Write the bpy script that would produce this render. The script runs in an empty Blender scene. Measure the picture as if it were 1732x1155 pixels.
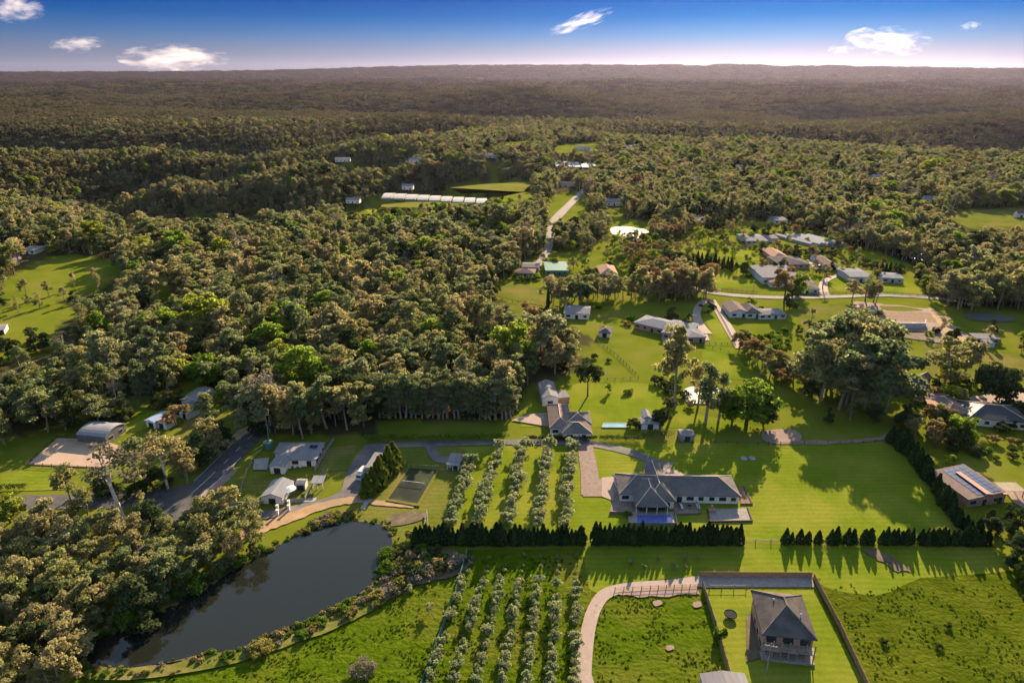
import bpy, bmesh, math, random
import numpy as np
from mathutils import Vector, Matrix
from mathutils.geometry import tessellate_polygon

# ------------------------------------------------------------------ camera, sky, sun, exposure
SC = bpy.context.scene
COL = SC.collection
H = 120.0                       # camera height above the lots
F, CX, CY, HOR = 1155.0, 866.0, 577.5, 122.0
PITCH = math.atan((CY - HOR) / F)
cam = bpy.data.cameras.new('camera'); camo = bpy.data.objects.new('camera', cam); COL.objects.link(camo)
camo.location = (0, 0, H); camo.rotation_euler = (math.pi / 2 - PITCH, 0, 0)
cam.sensor_width = 36; cam.lens = 36 * F / 1732; cam.clip_start = 1; cam.clip_end = 120000
SC.camera = camo

SUN_EL, SUN_AZ = math.radians(21), math.radians(20)      # azimuth measured from +Y towards +X
w = bpy.data.worlds.new('World'); SC.world = w; w.use_nodes = True
nt = w.node_tree; nt.nodes.clear()
sky = nt.nodes.new('ShaderNodeTexSky'); sky.sky_type = 'NISHITA'; sky.sun_disc = False
sky.sun_elevation = SUN_EL; sky.sun_rotation = SUN_AZ; sky.altitude = 100
sky.air_density = 1.0; sky.dust_density = 0.35; sky.ozone_density = 1.2
tc = nt.nodes.new('ShaderNodeTexCoord'); sep = nt.nodes.new('ShaderNodeSeparateXYZ')
ramp = nt.nodes.new('ShaderNodeValToRGB')
cr = ramp.color_ramp; cr.interpolation = 'EASE'
SKY_RAMP = ((0, (0.0617, 0.075, 0.1667)), (0.009, (0.0599, 0.0734, 0.1633)), (0.024, (0.0467, 0.0599, 0.14)), (0.046, (0.0188, 0.0461, 0.1334)), (0.068, (0.0015, 0.0288, 0.1153)), (0.09, (0.0, 0.0194, 0.0937)), (0.16, (0.06, 0.12, 0.24)), (0.3, (0.5, 0.52, 0.58)), (0.55, (0.95, 0.86, 0.74)), (1, (1, 0.88, 0.74)))  # unseen overhead sky brightened and warmed to fill shadows; visible band stays deep blue
cr.interpolation = 'LINEAR'
cr.elements[0].position = 0.0; cr.elements[0].color = (*SKY_RAMP[0][1], 1)
cr.elements[1].position = 1.0; cr.elements[1].color = (*SKY_RAMP[-1][1], 1)
for p_, c_ in SKY_RAMP[1:-1]:
    e = cr.elements.new(p_); e.color = (*c_, 1)
mul = nt.nodes.new('ShaderNodeMix'); mul.data_type = 'RGBA'; mul.blend_type = 'MULTIPLY'; mul.inputs[0].default_value = 1
bg = nt.nodes.new('ShaderNodeBackground'); bg.inputs[1].default_value = 0.12
out = nt.nodes.new('ShaderNodeOutputWorld')
L_ = nt.links.new
L_(tc.outputs['Generated'], sep.inputs[0]); L_(sep.outputs[2], ramp.inputs[0])
L_(sky.outputs[0], mul.inputs[6]); L_(ramp.outputs[0], mul.inputs[7]); L_(mul.outputs[2], bg.inputs[0]); L_(bg.outputs[0], out.inputs[0])

sl = bpy.data.lights.new('sun', 'SUN'); sl.energy = 5.0; sl.angle = math.radians(.6); sl.color = (1.0, .79, .52)
so = bpy.data.objects.new('sun', sl); COL.objects.link(so)
sd = Vector((math.sin(SUN_AZ) * math.cos(SUN_EL), math.cos(SUN_AZ) * math.cos(SUN_EL), math.sin(SUN_EL)))
so.rotation_euler = sd.to_track_quat('Z', 'Y').to_euler(); so.location = (0, 0, 400)

SC.view_settings.view_transform = 'Standard'; SC.view_settings.look = 'None'
SC.view_settings.exposure = 2.1; SC.view_settings.gamma = 1.0
SC.cycles.use_denoising = True
SC.cycles.max_bounces = 6; SC.cycles.diffuse_bounces = 3; SC.cycles.transmission_bounces = 3; SC.cycles.volume_bounces = 1
SC.cycles.transparent_max_bounces = 4; SC.cycles.caustics_reflective = False; SC.cycles.caustics_refractive = False

rng = np.random.default_rng(11); random.seed(5)

# ------------------------------------------------------------------ pixel -> ground
sp, cp = math.sin(PITCH), math.cos(PITCH)
def ray(px, py):
    a = (px - CX) / F; b = -(py - CY) / F
    return a, cp + b * sp, -sp + b * cp
def W(px, py, z=0.0):
    dx, dy, dz = ray(px, py); t = (z - H) / dz
    return Vector((dx * t, dy * t, z))
def pxm(v):                                    # photo pixels per metre at a world point
    return F / (v[1] * cp + (H - v[2]) * sp)
def to_px(x, y, z):
    zc = y * cp + (H - z) * sp; yc = y * sp - (H - z) * cp
    return CX + F * x / zc, CY - F * yc / zc

def sstep(a, b, x):
    t = np.clip((x - a) / (b - a), 0, 1); return t * t * (3 - 2 * t)
def wl(pts): return np.array([W(*p)[:2] for p in pts])
VALLEYS = [
    (wl([(740, 292), (620, 310), (500, 326), (430, 334), (340, 318), (200, 300), (40, 292)]), 115, 92),
    (wl([(690, 212), (560, 224), (440, 232), (300, 230), (150, 236), (-80, 232)]), 95, 150),
    (wl([(1180, 222), (1330, 222), (1480, 232), (1580, 238), (1700, 224), (1850, 218)]), 95, 160),
    (wl([(600, 262), (520, 258), (440, 268), (350, 262), (180, 268)]), 75, 85),
    (wl([(300, 182), (600, 178), (900, 186)]), 90, 260),
    (wl([(1000, 180), (1250, 176), (1600, 184)]), 90, 280),
]
SKY_X = [-900, 0, 300, 450, 560, 620, 750, 1000, 1108, 1120, 1145, 1155, 1196, 1212, 1270, 1300, 1325, 1420, 1440, 1530, 1650, 1732, 2600]
SKY_Y = [121, 121.5, 121, 119.3, 116.5, 114.5, 111.5, 110.5, 111.5, 110, 110, 112.3, 112.3, 110, 110.5, 112.5, 113.3, 112.3, 114, 114.5, 116.8, 117, 118]
def hgt(x, y):
    x = np.asarray(x, float); y = np.asarray(y, float)
    d = np.hypot(x, y)
    far = sstep(1100, 3200, d)
    n = (np.sin(x / 410 + 1.3) * np.cos(y / 530) + .6 * np.sin(x / 190 + y / 260) + .5 * np.sin(y / 170 - x / 310 + 2) + .4 * np.sin(x / 97 + 1) * np.sin(y / 120))
    rid = np.sin(y / 230 + 1.6 * np.sin(x / 640 + .4) + .8 * np.sin(x / 270)) + .5 * np.sin(y / 410 - x / 520 + 1.2 * np.sin(x / 900))
    h = far * (n * 13 - 14 + sstep(1500, 2600, d) * 30 * rid * (1 - .6 * sstep(5000, 12000, d)))
    near = sstep(260, 420, d)
    for pts, dep, wd in VALLEYS:
        best = np.full(x.shape, 1e18)
        for (ax, ay), (bx, by) in zip(pts[:-1], pts[1:]):
            ex, ey = bx - ax, by - ay
            t = np.clip(((x - ax) * ex + (y - ay) * ey) / (ex * ex + ey * ey), 0, 1)
            best = np.minimum(best, (x - ax - t * ex) ** 2 + (y - ay - t * ey) ** 2)
        h = h - near * dep * np.exp(-best / (wd * wd))
    az = np.arctan2(x, np.maximum(y, 1))
    ax_ = CX + F * np.tan(np.clip(az, -1.2, 1.2)) / cp
    sky_y = np.interp(ax_, SKY_X, SKY_Y)
    mh = 120 + (HOR - sky_y) / F * 13500 * .90
    m = sstep(9500, 13000, d)
    h = h * (1 - m) + m * (mh - 34 + 3.5 * np.sin(az * 140) + 2.5 * np.sin(az * 310 + 1))
    return h
def P(px, py, dz=0.0):
    v = W(px, py)
    for _ in range(4):
        v = W(px, py, float(hgt(v.x, v.y)))
    return Vector((v.x, v.y, v.z + dz))

# ------------------------------------------------------------------ materials
MATS = {}
def base_mat(name):
    m = bpy.data.materials.new(name); m.use_nodes = True; MATS[name] = m
    return m, m.node_tree, m.node_tree.nodes['Principled BSDF']
def nmat(name, c1, c2, scale=.2, rough=.9, bump=0.0, bscale=2.0, c3=None, s3=.02, spec=.04, detail=5, stretch=None, stripe=0.0):
    m, t, b = base_mat(name); N = t.nodes.new; K = t.links.new
    co = N('ShaderNodeTexCoord').outputs['Object']
    if stretch:
        mp = N('ShaderNodeMapping'); mp.inputs['Scale'].default_value = stretch; mp.inputs['Rotation'].default_value = (0, 0, .1); K(co, mp.inputs[0]); co = mp.outputs[0]
    n1 = N('ShaderNodeTexNoise'); n1.inputs['Scale'].default_value = scale; n1.inputs['Detail'].default_value = detail; n1.inputs['Roughness'].default_value = .65
    K(co, n1.inputs['Vector'])
    r1 = N('ShaderNodeValToRGB'); r1.color_ramp.elements[0].position = .35; r1.color_ramp.elements[1].position = .68
    K(n1.outputs[0], r1.inputs[0]); r1.color_ramp.elements[0].color = (*c1, 1); r1.color_ramp.elements[1].color = (*c2, 1)
    col = r1.outputs[0]
    if c3:
        n3 = N('ShaderNodeTexNoise'); n3.inputs['Scale'].default_value = s3; n3.inputs['Detail'].default_value = 4; K(co, n3.inputs['Vector'])
        r3 = N('ShaderNodeValToRGB'); r3.color_ramp.elements[0].position = .45; r3.color_ramp.elements[1].position = .62; K(n3.outputs[0], r3.inputs[0])
        mx = N('ShaderNodeMix'); mx.data_type = 'RGBA'; K(r3.outputs[0], mx.inputs[0]); K(col, mx.inputs[6]); mx.inputs[7].default_value = (*c3, 1); col = mx.outputs[2]
    if stripe:
        wv = N('ShaderNodeTexWave'); wv.bands_direction = 'Y'; wv.inputs['Scale'].default_value = .16; wv.inputs['Distortion'].default_value = 5; wv.inputs['Detail'].default_value = 3; wv.inputs['Detail Scale'].default_value = .3; K(co, wv.inputs['Vector'])
        n4 = N('ShaderNodeTexNoise'); n4.inputs['Scale'].default_value = .9; n4.inputs['Detail'].default_value = 6; n4.inputs['Roughness'].default_value = .8; K(co, n4.inputs['Vector'])
        ad_ = N('ShaderNodeMath'); ad_.operation = 'MULTIPLY_ADD'; ad_.inputs[1].default_value = .16; K(wv.outputs['Fac'], ad_.inputs[0]); K(n4.outputs[0], ad_.inputs[2])
        mr_ = N('ShaderNodeMapRange'); mr_.inputs[1].default_value = .33; mr_.inputs[2].default_value = .83; mr_.inputs[3].default_value = 1 - stripe; mr_.inputs[4].default_value = 1 + stripe; K(ad_.outputs[0], mr_.inputs[0])
        vs_ = N('ShaderNodeVectorMath'); vs_.operation = 'SCALE'; K(col, vs_.inputs[0]); K(mr_.outputs[0], vs_.inputs['Scale']); col = vs_.outputs[0]
    K(col, b.inputs['Base Color']); b.inputs['Roughness'].default_value = rough; b.inputs['Specular IOR Level'].default_value = spec
    if bump:
        nb = N('ShaderNodeTexNoise'); nb.inputs['Scale'].default_value = bscale; nb.inputs['Detail'].default_value = 4; K(co, nb.inputs['Vector'])
        bp = N('ShaderNodeBump'); bp.inputs['Strength'].default_value = 1; bp.inputs['Distance'].default_value = bump
        K(nb.outputs[0], bp.inputs['Height']); K(bp.outputs[0], b.inputs['Normal'])
    return m
def leafmat(name, ca, cb, cc, trans=.35):
    m, t, b = base_mat(name); t.nodes.remove(b); N = t.nodes.new; K = t.links.new
    oi = N('ShaderNodeObjectInfo'); at = N('ShaderNodeAttribute'); at.attribute_name = 'tone'
    r = N('ShaderNodeValToRGB'); r.color_ramp.elements[0].color = (*ca, 1); r.color_ramp.elements[1].color = (*cc, 1)
    e = r.color_ramp.elements.new(.5); e.color = (*cb, 1)
    K(oi.outputs['Random'], r.inputs[0])
    mr = N('ShaderNodeMapRange'); mr.inputs[3].default_value = .6; mr.inputs[4].default_value = 1.45; K(at.outputs['Fac'], mr.inputs[0])
    vm = N('ShaderNodeVectorMath'); vm.operation = 'SCALE'; K(r.outputs[0], vm.inputs[0]); K(mr.outputs[0], vm.inputs['Scale'])
    d = N('ShaderNodeBsdfDiffuse'); tr = N('ShaderNodeBsdfTranslucent'); mx = N('ShaderNodeMixShader'); mx.inputs[0].default_value = trans
    K(vm.outputs[0], d.inputs[0]); K(vm.outputs[0], tr.inputs[0]); K(d.outputs[0], mx.inputs[1]); K(tr.outputs[0], mx.inputs[2])
    o = [n for n in t.nodes if n.type == 'OUTPUT_MATERIAL'][0]; K(mx.outputs[0], o.inputs[0])
    return m
leafmat('gum_leaf', (.170, .185, .060), (.245, .215, .085), (.285, .235, .110), .55)
leafmat('gum_leaf_cool', (.110, .138, .060), (.175, .195, .072), (.230, .220, .110), .55)
leafmat('mid_leaf', (.070, .074, .036), (.092, .082, .042), (.108, .085, .050), .45)  # gum leaf darkened for the middle distance, shade put into its colour
leafmat('far_leaf', (.045, .045, .030), (.062, .050, .034), (.075, .054, .040), .35)  # darkest copy of the gum leaf; shade over the far land is in the colour
leafmat('broad_leaf', (.120, .180, .022), (.170, .235, .028), (.230, .250, .034), .6)
leafmat('dark_leaf', (.035, .052, .020), (.048, .062, .022), (.060, .070, .026), .35)
leafmat('cypress_leaf', (.016, .030, .012), (.026, .042, .012), (.034, .050, .014), .2)
leafmat('gold_cypress_leaf', (.07, .085, .012), (.08, .095, .014), (.09, .1, .014), .3)
leafmat('olive_leaf', (.175, .205, .088), (.205, .225, .10), (.235, .24, .118), .5)
leafmat('bare_twig', (.12, .105, .066), (.155, .13, .085), (.18, .155, .11), .35)
leafmat('russet_leaf', (.20, .135, .055), (.235, .155, .06), (.23, .17, .065), .45)
leafmat('reed_leaf', (.15, .155, .03), (.21, .18, .05), (.22, .16, .07), .45)
leafmat('grass_tuft_leaf', (.05, .085, .006), (.07, .11, .008), (.085, .115, .010), .65)
leafmat('hedge_leaf', (.065, .115, .014), (.085, .14, .016), (.105, .15, .02), .45)
nmat('bark', (.16, .11, .08), (.30, .23, .18), 1.5)
nmat('pale_bark', (.42, .34, .28), (.62, .54, .46), .8)
nmat('dark_bark', (.05, .035, .025), (.09, .065, .05), 1.5)
nmat('lawn', (.082, .112, .008), (.112, .136, .011), .11, bump=.05, bscale=2.5, c3=(.142, .146, .019), s3=.045, spec=0, stripe=.2)
nmat('rough_lawn', (.072, .085, .012), (.100, .108, .018), .12, bump=.1, bscale=1.8, c3=(.125, .105, .03), s3=.045, spec=0, stripe=.22)
nmat('pasture', (.036, .050, .003), (.062, .076, .006), .16, bump=.35, bscale=1.0, c3=(.078, .084, .008), s3=.025, spec=0, stripe=.25)
nmat('meadow', (.034, .058, .002), (.060, .086, .005), .3, bump=.35, bscale=.9, c3=(.080, .085, .010), s3=.04, spec=0, stripe=.22)
nmat('dry_grass', (.105, .095, .028), (.15, .125, .04), .2, bump=.06, c3=(.075, .09, .014), s3=.07, spec=0, stripe=.3)
nmat('asphalt', (.048, .046, .050), (.085, .080, .082), .5, .85, c3=(.10, .088, .08), s3=.05)
nmat('drive_asphalt', (.075, .070, .072), (.12, .11, .11), .35, .85, c3=(.15, .125, .105), s3=.08)
nmat('concrete', (.20, .18, .165), (.27, .24, .225), .6, .85)
nmat('far_road', (.15, .13, .12), (.21, .18, .165), .2, .9)
nmat('warm_paving', (.21, .16, .135), (.28, .22, .19), .8, .85, c3=(.24, .18, .15), s3=.2)
nmat('brown_paving', (.14, .10, .085), (.20, .145, .125), .9, .85)
nmat('gravel', (.17, .145, .13), (.24, .205, .185), 1.2, .9)
nmat('dirt', (.23, .145, .08), (.32, .21, .12), .3, .95, bump=.05, c3=(.22, .15, .09), s3=.1)
nmat('red_dirt', (.16, .11, .09), (.25, .175, .14), .22, .95, bump=.08, c3=(.18, .13, .11), s3=.07)
nmat('sand', (.26, .175, .125), (.34, .24, .175), .15, .95, bump=.04, c3=(.30, .22, .17), s3=.06)
nmat('court_green', (.014, .018, .013), (.020, .025, .018), .2, .85, c3=(.035, .045, .02), s3=.12)
nmat('white_paint', (.42, .405, .40), (.52, .50, .49), 1.5, .7)
nmat('cream_wall', (.55, .47, .40), (.66, .58, .50), .6, .8)
nmat('grey_wall', (.30, .28, .28), (.38, .36, .36), .6, .8)
nmat('brick_wall', (.26, .15, .11), (.36, .22, .16), 2.0, .85)
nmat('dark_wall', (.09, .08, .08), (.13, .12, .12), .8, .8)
nmat('slate_tile', (.085, .078, .076), (.125, .112, .105), 1.3, .65, bump=.04, bscale=3, c3=(.14, .115, .10), s3=.25, spec=0)
nmat('dark_tile', (.055, .048, .046), (.085, .073, .068), 1.3, .75, bump=.04, bscale=3, c3=(.10, .085, .075), s3=.25, spec=0)
nmat('brown_tile', (.13, .095, .085), (.20, .15, .13), 1.3, .7, bump=.04, bscale=3, spec=0)
nmat('terracotta_tile', (.30, .17, .12), (.40, .25, .18), 1.3, .7, bump=.04, bscale=3, spec=0)
nmat('charcoal_metal', (.024, .028, .033), (.042, .046, .052), .7, .6, spec=.15, stretch=(3, .3, 1))
nmat('pale_metal', (.15, .138, .14), (.20, .182, .185), .5, .9, spec=0, stretch=(2, .2, 1))
nmat('grey_metal', (.15, .15, .16), (.21, .205, .215), .5, .9, spec=0, stretch=(2, .2, 1))
nmat('blue_metal', (.14, .19, .29), (.21, .26, .37), .5, .7, spec=.1, stretch=(2, .2, 1))
nmat('rust_metal', (.24, .13, .10), (.34, .20, .15), .5, .6, stretch=(2, .2, 1))
nmat('ridge_tan', (.42, .31, .24), (.52, .40, .31), 2, .7)
nmat('timber', (.20, .125, .075), (.32, .21, .13), 1.2, .85)
nmat('grey_timber', (.18, .15, .13), (.28, .24, .20), 1.2, .85)
nmat('dark_timber', (.055, .042, .036), (.09, .07, .06), 1.2, .85)
nmat('net_green', (.06, .17, .14), (.10, .24, .20), .8, .7)
nmat('net_grey', (.25, .29, .27), (.36, .40, .38), .8, .7)
nmat('tank_green', (.05, .12, .10), (.07, .15, .12), 1, .5)
nmat('solar_cell', (.012, .02, .06), (.02, .03, .085), 3, .22, spec=.5)
nmat('window_glass', (.015, .018, .022), (.03, .035, .04), 2, .12, spec=.5)
nmat('pool_tile', (.075, .090, .27), (.10, .12, .33), .8, .1, spec=.5)
nmat('pool_aqua', (.05, .20, .27), (.08, .27, .34), .8, .12, spec=.5)
nmat('black_rubber', (.018, .018, .02), (.03, .03, .03), 2, .9, spec=.03)
nmat('steel', (.40, .40, .41), (.5, .5, .5), 2, .4, spec=.5)
nmat('poly_film', (.22, .205, .20), (.30, .285, .28), .3, .7, spec=.1)
nmat('mud', (.075, .055, .038), (.13, .10, .065), .4, .9, bump=.06)
nmat('bark_mulch', (.12, .075, .05), (.19, .12, .08), .9, .95)
nmat('cow_hide', (.02, .016, .014), (.04, .03, .025), 2, .7)
nmat('red_paint', (.35, .05, .03), (.42, .07, .05), 2, .5)

def water_mat(name, c, rough, bdist, sp_=.5):
    m, t, b = base_mat(name); b.inputs['Base Color'].default_value = (*c, 1); b.inputs['Roughness'].default_value = rough
    b.inputs['Specular IOR Level'].default_value = sp_; b.inputs['IOR'].default_value = 1.33
    n = t.nodes.new('ShaderNodeTexNoise'); n.inputs['Scale'].default_value = .8; n.inputs['Detail'].default_value = 3
    t.links.new(t.nodes.new('ShaderNodeTexCoord').outputs['Object'], n.inputs['Vector'])
    bp = t.nodes.new('ShaderNodeBump'); bp.inputs['Distance'].default_value = bdist; t.links.new(n.outputs[0], bp.inputs['Height']); t.links.new(bp.outputs[0], b.inputs['Normal'])
water_mat('pond_water', (.010, .011, .008), .04, .015)
water_mat('bright_pond', (.07, .07, .065), .55, .2, .12)

# ------------------------------------------------------------------ object helpers
def link(o, parent=None):
    COL.objects.link(o)
    if parent: o.parent = parent
    return o
def tag(o, label=None, cat=None, group=None, kind=None):
    if label: o['label'] = label
    if cat: o['category'] = cat
    if group: o['group'] = group
    if kind: o['kind'] = kind
    return o
def mesh_of(name, V, Fc, mat):
    me = bpy.data.meshes.new(name); me.from_pydata([tuple(v) for v in V], [], [tuple(f) for f in Fc])
    me.materials.append(MATS[mat]); me.update(); return me
def mobj(name, V, Fc, mat, parent=None, loc=None):
    o = bpy.data.objects.new(name, mesh_of(name, V, Fc, mat))
    if loc is not None: o.location = loc
    return link(o, parent)
def empty(name, loc, rz=0.0):
    o = bpy.data.objects.new(name, None); o.location = loc; o.rotation_euler = (0, 0, rz); o.empty_display_size = .5
    return link(o)
class MB:
    def __init__(s): s.V = []; s.F = []
    def add(s, V, Fc):
        n = len(s.V); s.V += [tuple(v) for v in V]; s.F += [tuple(i + n for i in f) for f in Fc]; return s
    def box(s, x0, x1, y0, y1, z0, z1):
        return s.add([(x0, y0, z0), (x1, y0, z0), (x1, y1, z0), (x0, y1, z0), (x0, y0, z1), (x1, y0, z1), (x1, y1, z1), (x0, y1, z1)],
                     [(0, 3, 2, 1), (4, 5, 6, 7), (0, 1, 5, 4), (1, 2, 6, 5), (2, 3, 7, 6), (3, 0, 4, 7)])
    def bar(s, a, b, r, r2=None, n=6):
        a = Vector(a); b = Vector(b); d = (b - a)
        if d.length < 1e-6: return s
        d.normalize(); u = d.orthogonal().normalized(); v = d.cross(u); r2 = r if r2 is None else r2
        Vv = [a + (u * math.cos(2 * math.pi * k / n) + v * math.sin(2 * math.pi * k / n)) * r for k in range(n)] + \
             [b + (u * math.cos(2 * math.pi * k / n) + v * math.sin(2 * math.pi * k / n)) * r2 for k in range(n)]
        return s.add(Vv, [(k, (k + 1) % n, n + (k + 1) % n, n + k) for k in range(n)] + [tuple(range(n - 1, -1, -1)), tuple(range(n, 2 * n))])
    def lathe(s, prof, n=14, c=(0, 0)):
        V = []; Fc = []
        for (r, z) in prof:
            V += [(c[0] + r * math.cos(2 * math.pi * k / n), c[1] + r * math.sin(2 * math.pi * k / n), z) for k in range(n)]
        for j in range(len(prof) - 1):
            Fc += [(j * n + k, j * n + (k + 1) % n, (j + 1) * n + (k + 1) % n, (j + 1) * n + k) for k in range(n)]
        Fc += [tuple(range(n - 1, -1, -1)), tuple(range((len(prof) - 1) * n, len(prof) * n))]
        return s.add(V, Fc)
    def build(s, name, mat, parent=None, loc=None, xf=None):
        V = s.V if xf is None else [xf @ Vector(v) for v in s.V]
        return mobj(name, V, s.F, mat, parent, loc)

def catmull(pts, n=6, closed=False):
    pts = [Vector(p) for p in pts]; out_ = []; m = len(pts)
    for i in range(m if closed else m - 1):
        if closed: p0, p1, p2, p3 = pts[i - 1], pts[i], pts[(i + 1) % m], pts[(i + 2) % m]
        else: p0, p1, p2, p3 = pts[max(i - 1, 0)], pts[i], pts[i + 1], pts[min(i + 2, m - 1)]
        for k in range(n):
            t = k / n
            out_.append(.5 * ((2 * p1) + (p2 - p0) * t + (2 * p0 - 5 * p1 + 4 * p2 - p3) * t * t + (3 * p1 - p0 - 3 * p2 + p3) * t ** 3))
    if not closed: out_.append(pts[-1])
    return out_
LAYER = [0]
def sheet(name, poly, mat, dz=None, smooth=0, jag=0.0):
    pts = [P(*p) for p in poly]
    if smooth: pts = catmull(pts, smooth, True)
    if dz is None: LAYER[0] += 1; dz = .02 + .0045 * LAYER[0]
    if jag: pts = [p + Vector((random.uniform(-jag, jag), random.uniform(-jag, jag), 0)) for p in pts]
    pts = [Vector((p.x, p.y, p.z + dz)) for p in pts]
    tri = tessellate_polygon([[Vector((p.x, p.y, 0)) for p in pts]])
    Fc = []
    for a, b, c in tri:
        cr_ = (pts[b] - pts[a]).to_2d().cross((pts[c] - pts[a]).to_2d())
        Fc.append((a, b, c) if cr_ > 0 else (a, c, b))
    return tag(mobj(name, pts, Fc, mat), kind='structure')
def strip(name, line, width, mat, dz=None, smooth=6, jag=0.0):
    pts = [P(*p) for p in line]
    if smooth: pts = catmull(pts, smooth)
    n = len(pts); ws = np.interp(np.linspace(0, 1, n), np.linspace(0, 1, len(width)), width) if hasattr(width, '__len__') else [width] * n
    if dz is None: LAYER[0] += 1; dz = .02 + .0045 * LAYER[0]
    V = []
    for i, p in enumerate(pts):
        d = (pts[min(i + 1, n - 1)] - pts[max(i - 1, 0)]).to_2d().normalized(); nn = Vector((-d.y, d.x))
        for s_ in (-1, 1):
            q = p.to_2d() + nn * s_ * (ws[i] / 2 + random.uniform(-jag, jag)); V.append((q.x, q.y, p.z + dz))
    return tag(mobj(name, V, [(2 * i, 2 * i + 2, 2 * i + 3, 2 * i + 1)[::-1] for i in range(n - 1)], mat), kind='structure')

# ------------------------------------------------------------------ ground and regions
def inpoly(px, py, poly):
    px = np.asarray(px, float); py = np.asarray(py, float); r = np.zeros(px.shape, bool)
    for (x0, y0), (x1, y1) in zip(poly, poly[1:] + poly[:1]):
        c = ((y0 > py) != (y1 > py))
        with np.errstate(divide='ignore', invalid='ignore'):
            r ^= c & (px < (x1 - x0) * (py - y0) / (y1 - y0 + 1e-12) + x0)
    return r
CLEAR = [
    [(0, 478), (60, 442), (120, 428), (165, 436), (212, 440), (208, 462), (165, 492), (110, 508), (50, 512), (0, 515)],
    [(-40, 525), (60, 508), (110, 512), (140, 535), (60, 562), (-40, 568)],
    [(-40, 568), (95, 545), (102, 580), (60, 606), (-40, 625)],
    [(262, 470), (285, 455), (297, 480), (288, 510), (266, 505)],
    [(170, 720), (215, 700), (258, 680), (330, 640), (362, 660), (420, 720), (470, 735), (640, 735), (640, 712), (870, 705), (890, 655), (1000, 622), (1012, 580), (958, 548), (905, 522), (828, 502), (832, 480), (872, 444), (960, 418), (1060, 402), (1160, 380), (1250, 372), (1350, 378), (1430, 412), (1520, 440), (1600, 470), (1560, 500), (1640, 520), (1760, 522), (1800, 1400), (-200, 1400), (-100, 745), (100, 735)],
    [(560, 366), (610, 345), (640, 328), (830, 335), (850, 328), (925, 322), (905, 336), (840, 348), (760, 352), (720, 366), (640, 380)],
    [(720, 322), (800, 308), (905, 306), (890, 322), (830, 331)],
    [(1582, 357), (1760, 350), (1760, 386), (1640, 386)],
    [(935, 330), (985, 322), (1000, 345), (985, 362), (1060, 366), (1030, 388), (930, 402), (918, 370)],
    [(928, 247), (1010, 240), (1022, 254), (940, 260)],
    [(196, 372), (238, 364), (242, 380), (205, 386)],
    [(835, 243), (900, 236), (905, 244), (840, 250)],
    [(1028, 372), (1110, 372), (1112, 402), (1028, 402)],
    [(560, 280), (600, 274), (605, 284), (562, 290)],
]
def is_clear(px, py):
    r = np.zeros(np.shape(px), bool)
    for c in CLEAR: r |= inpoly(px, py, c)
    return r

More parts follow.
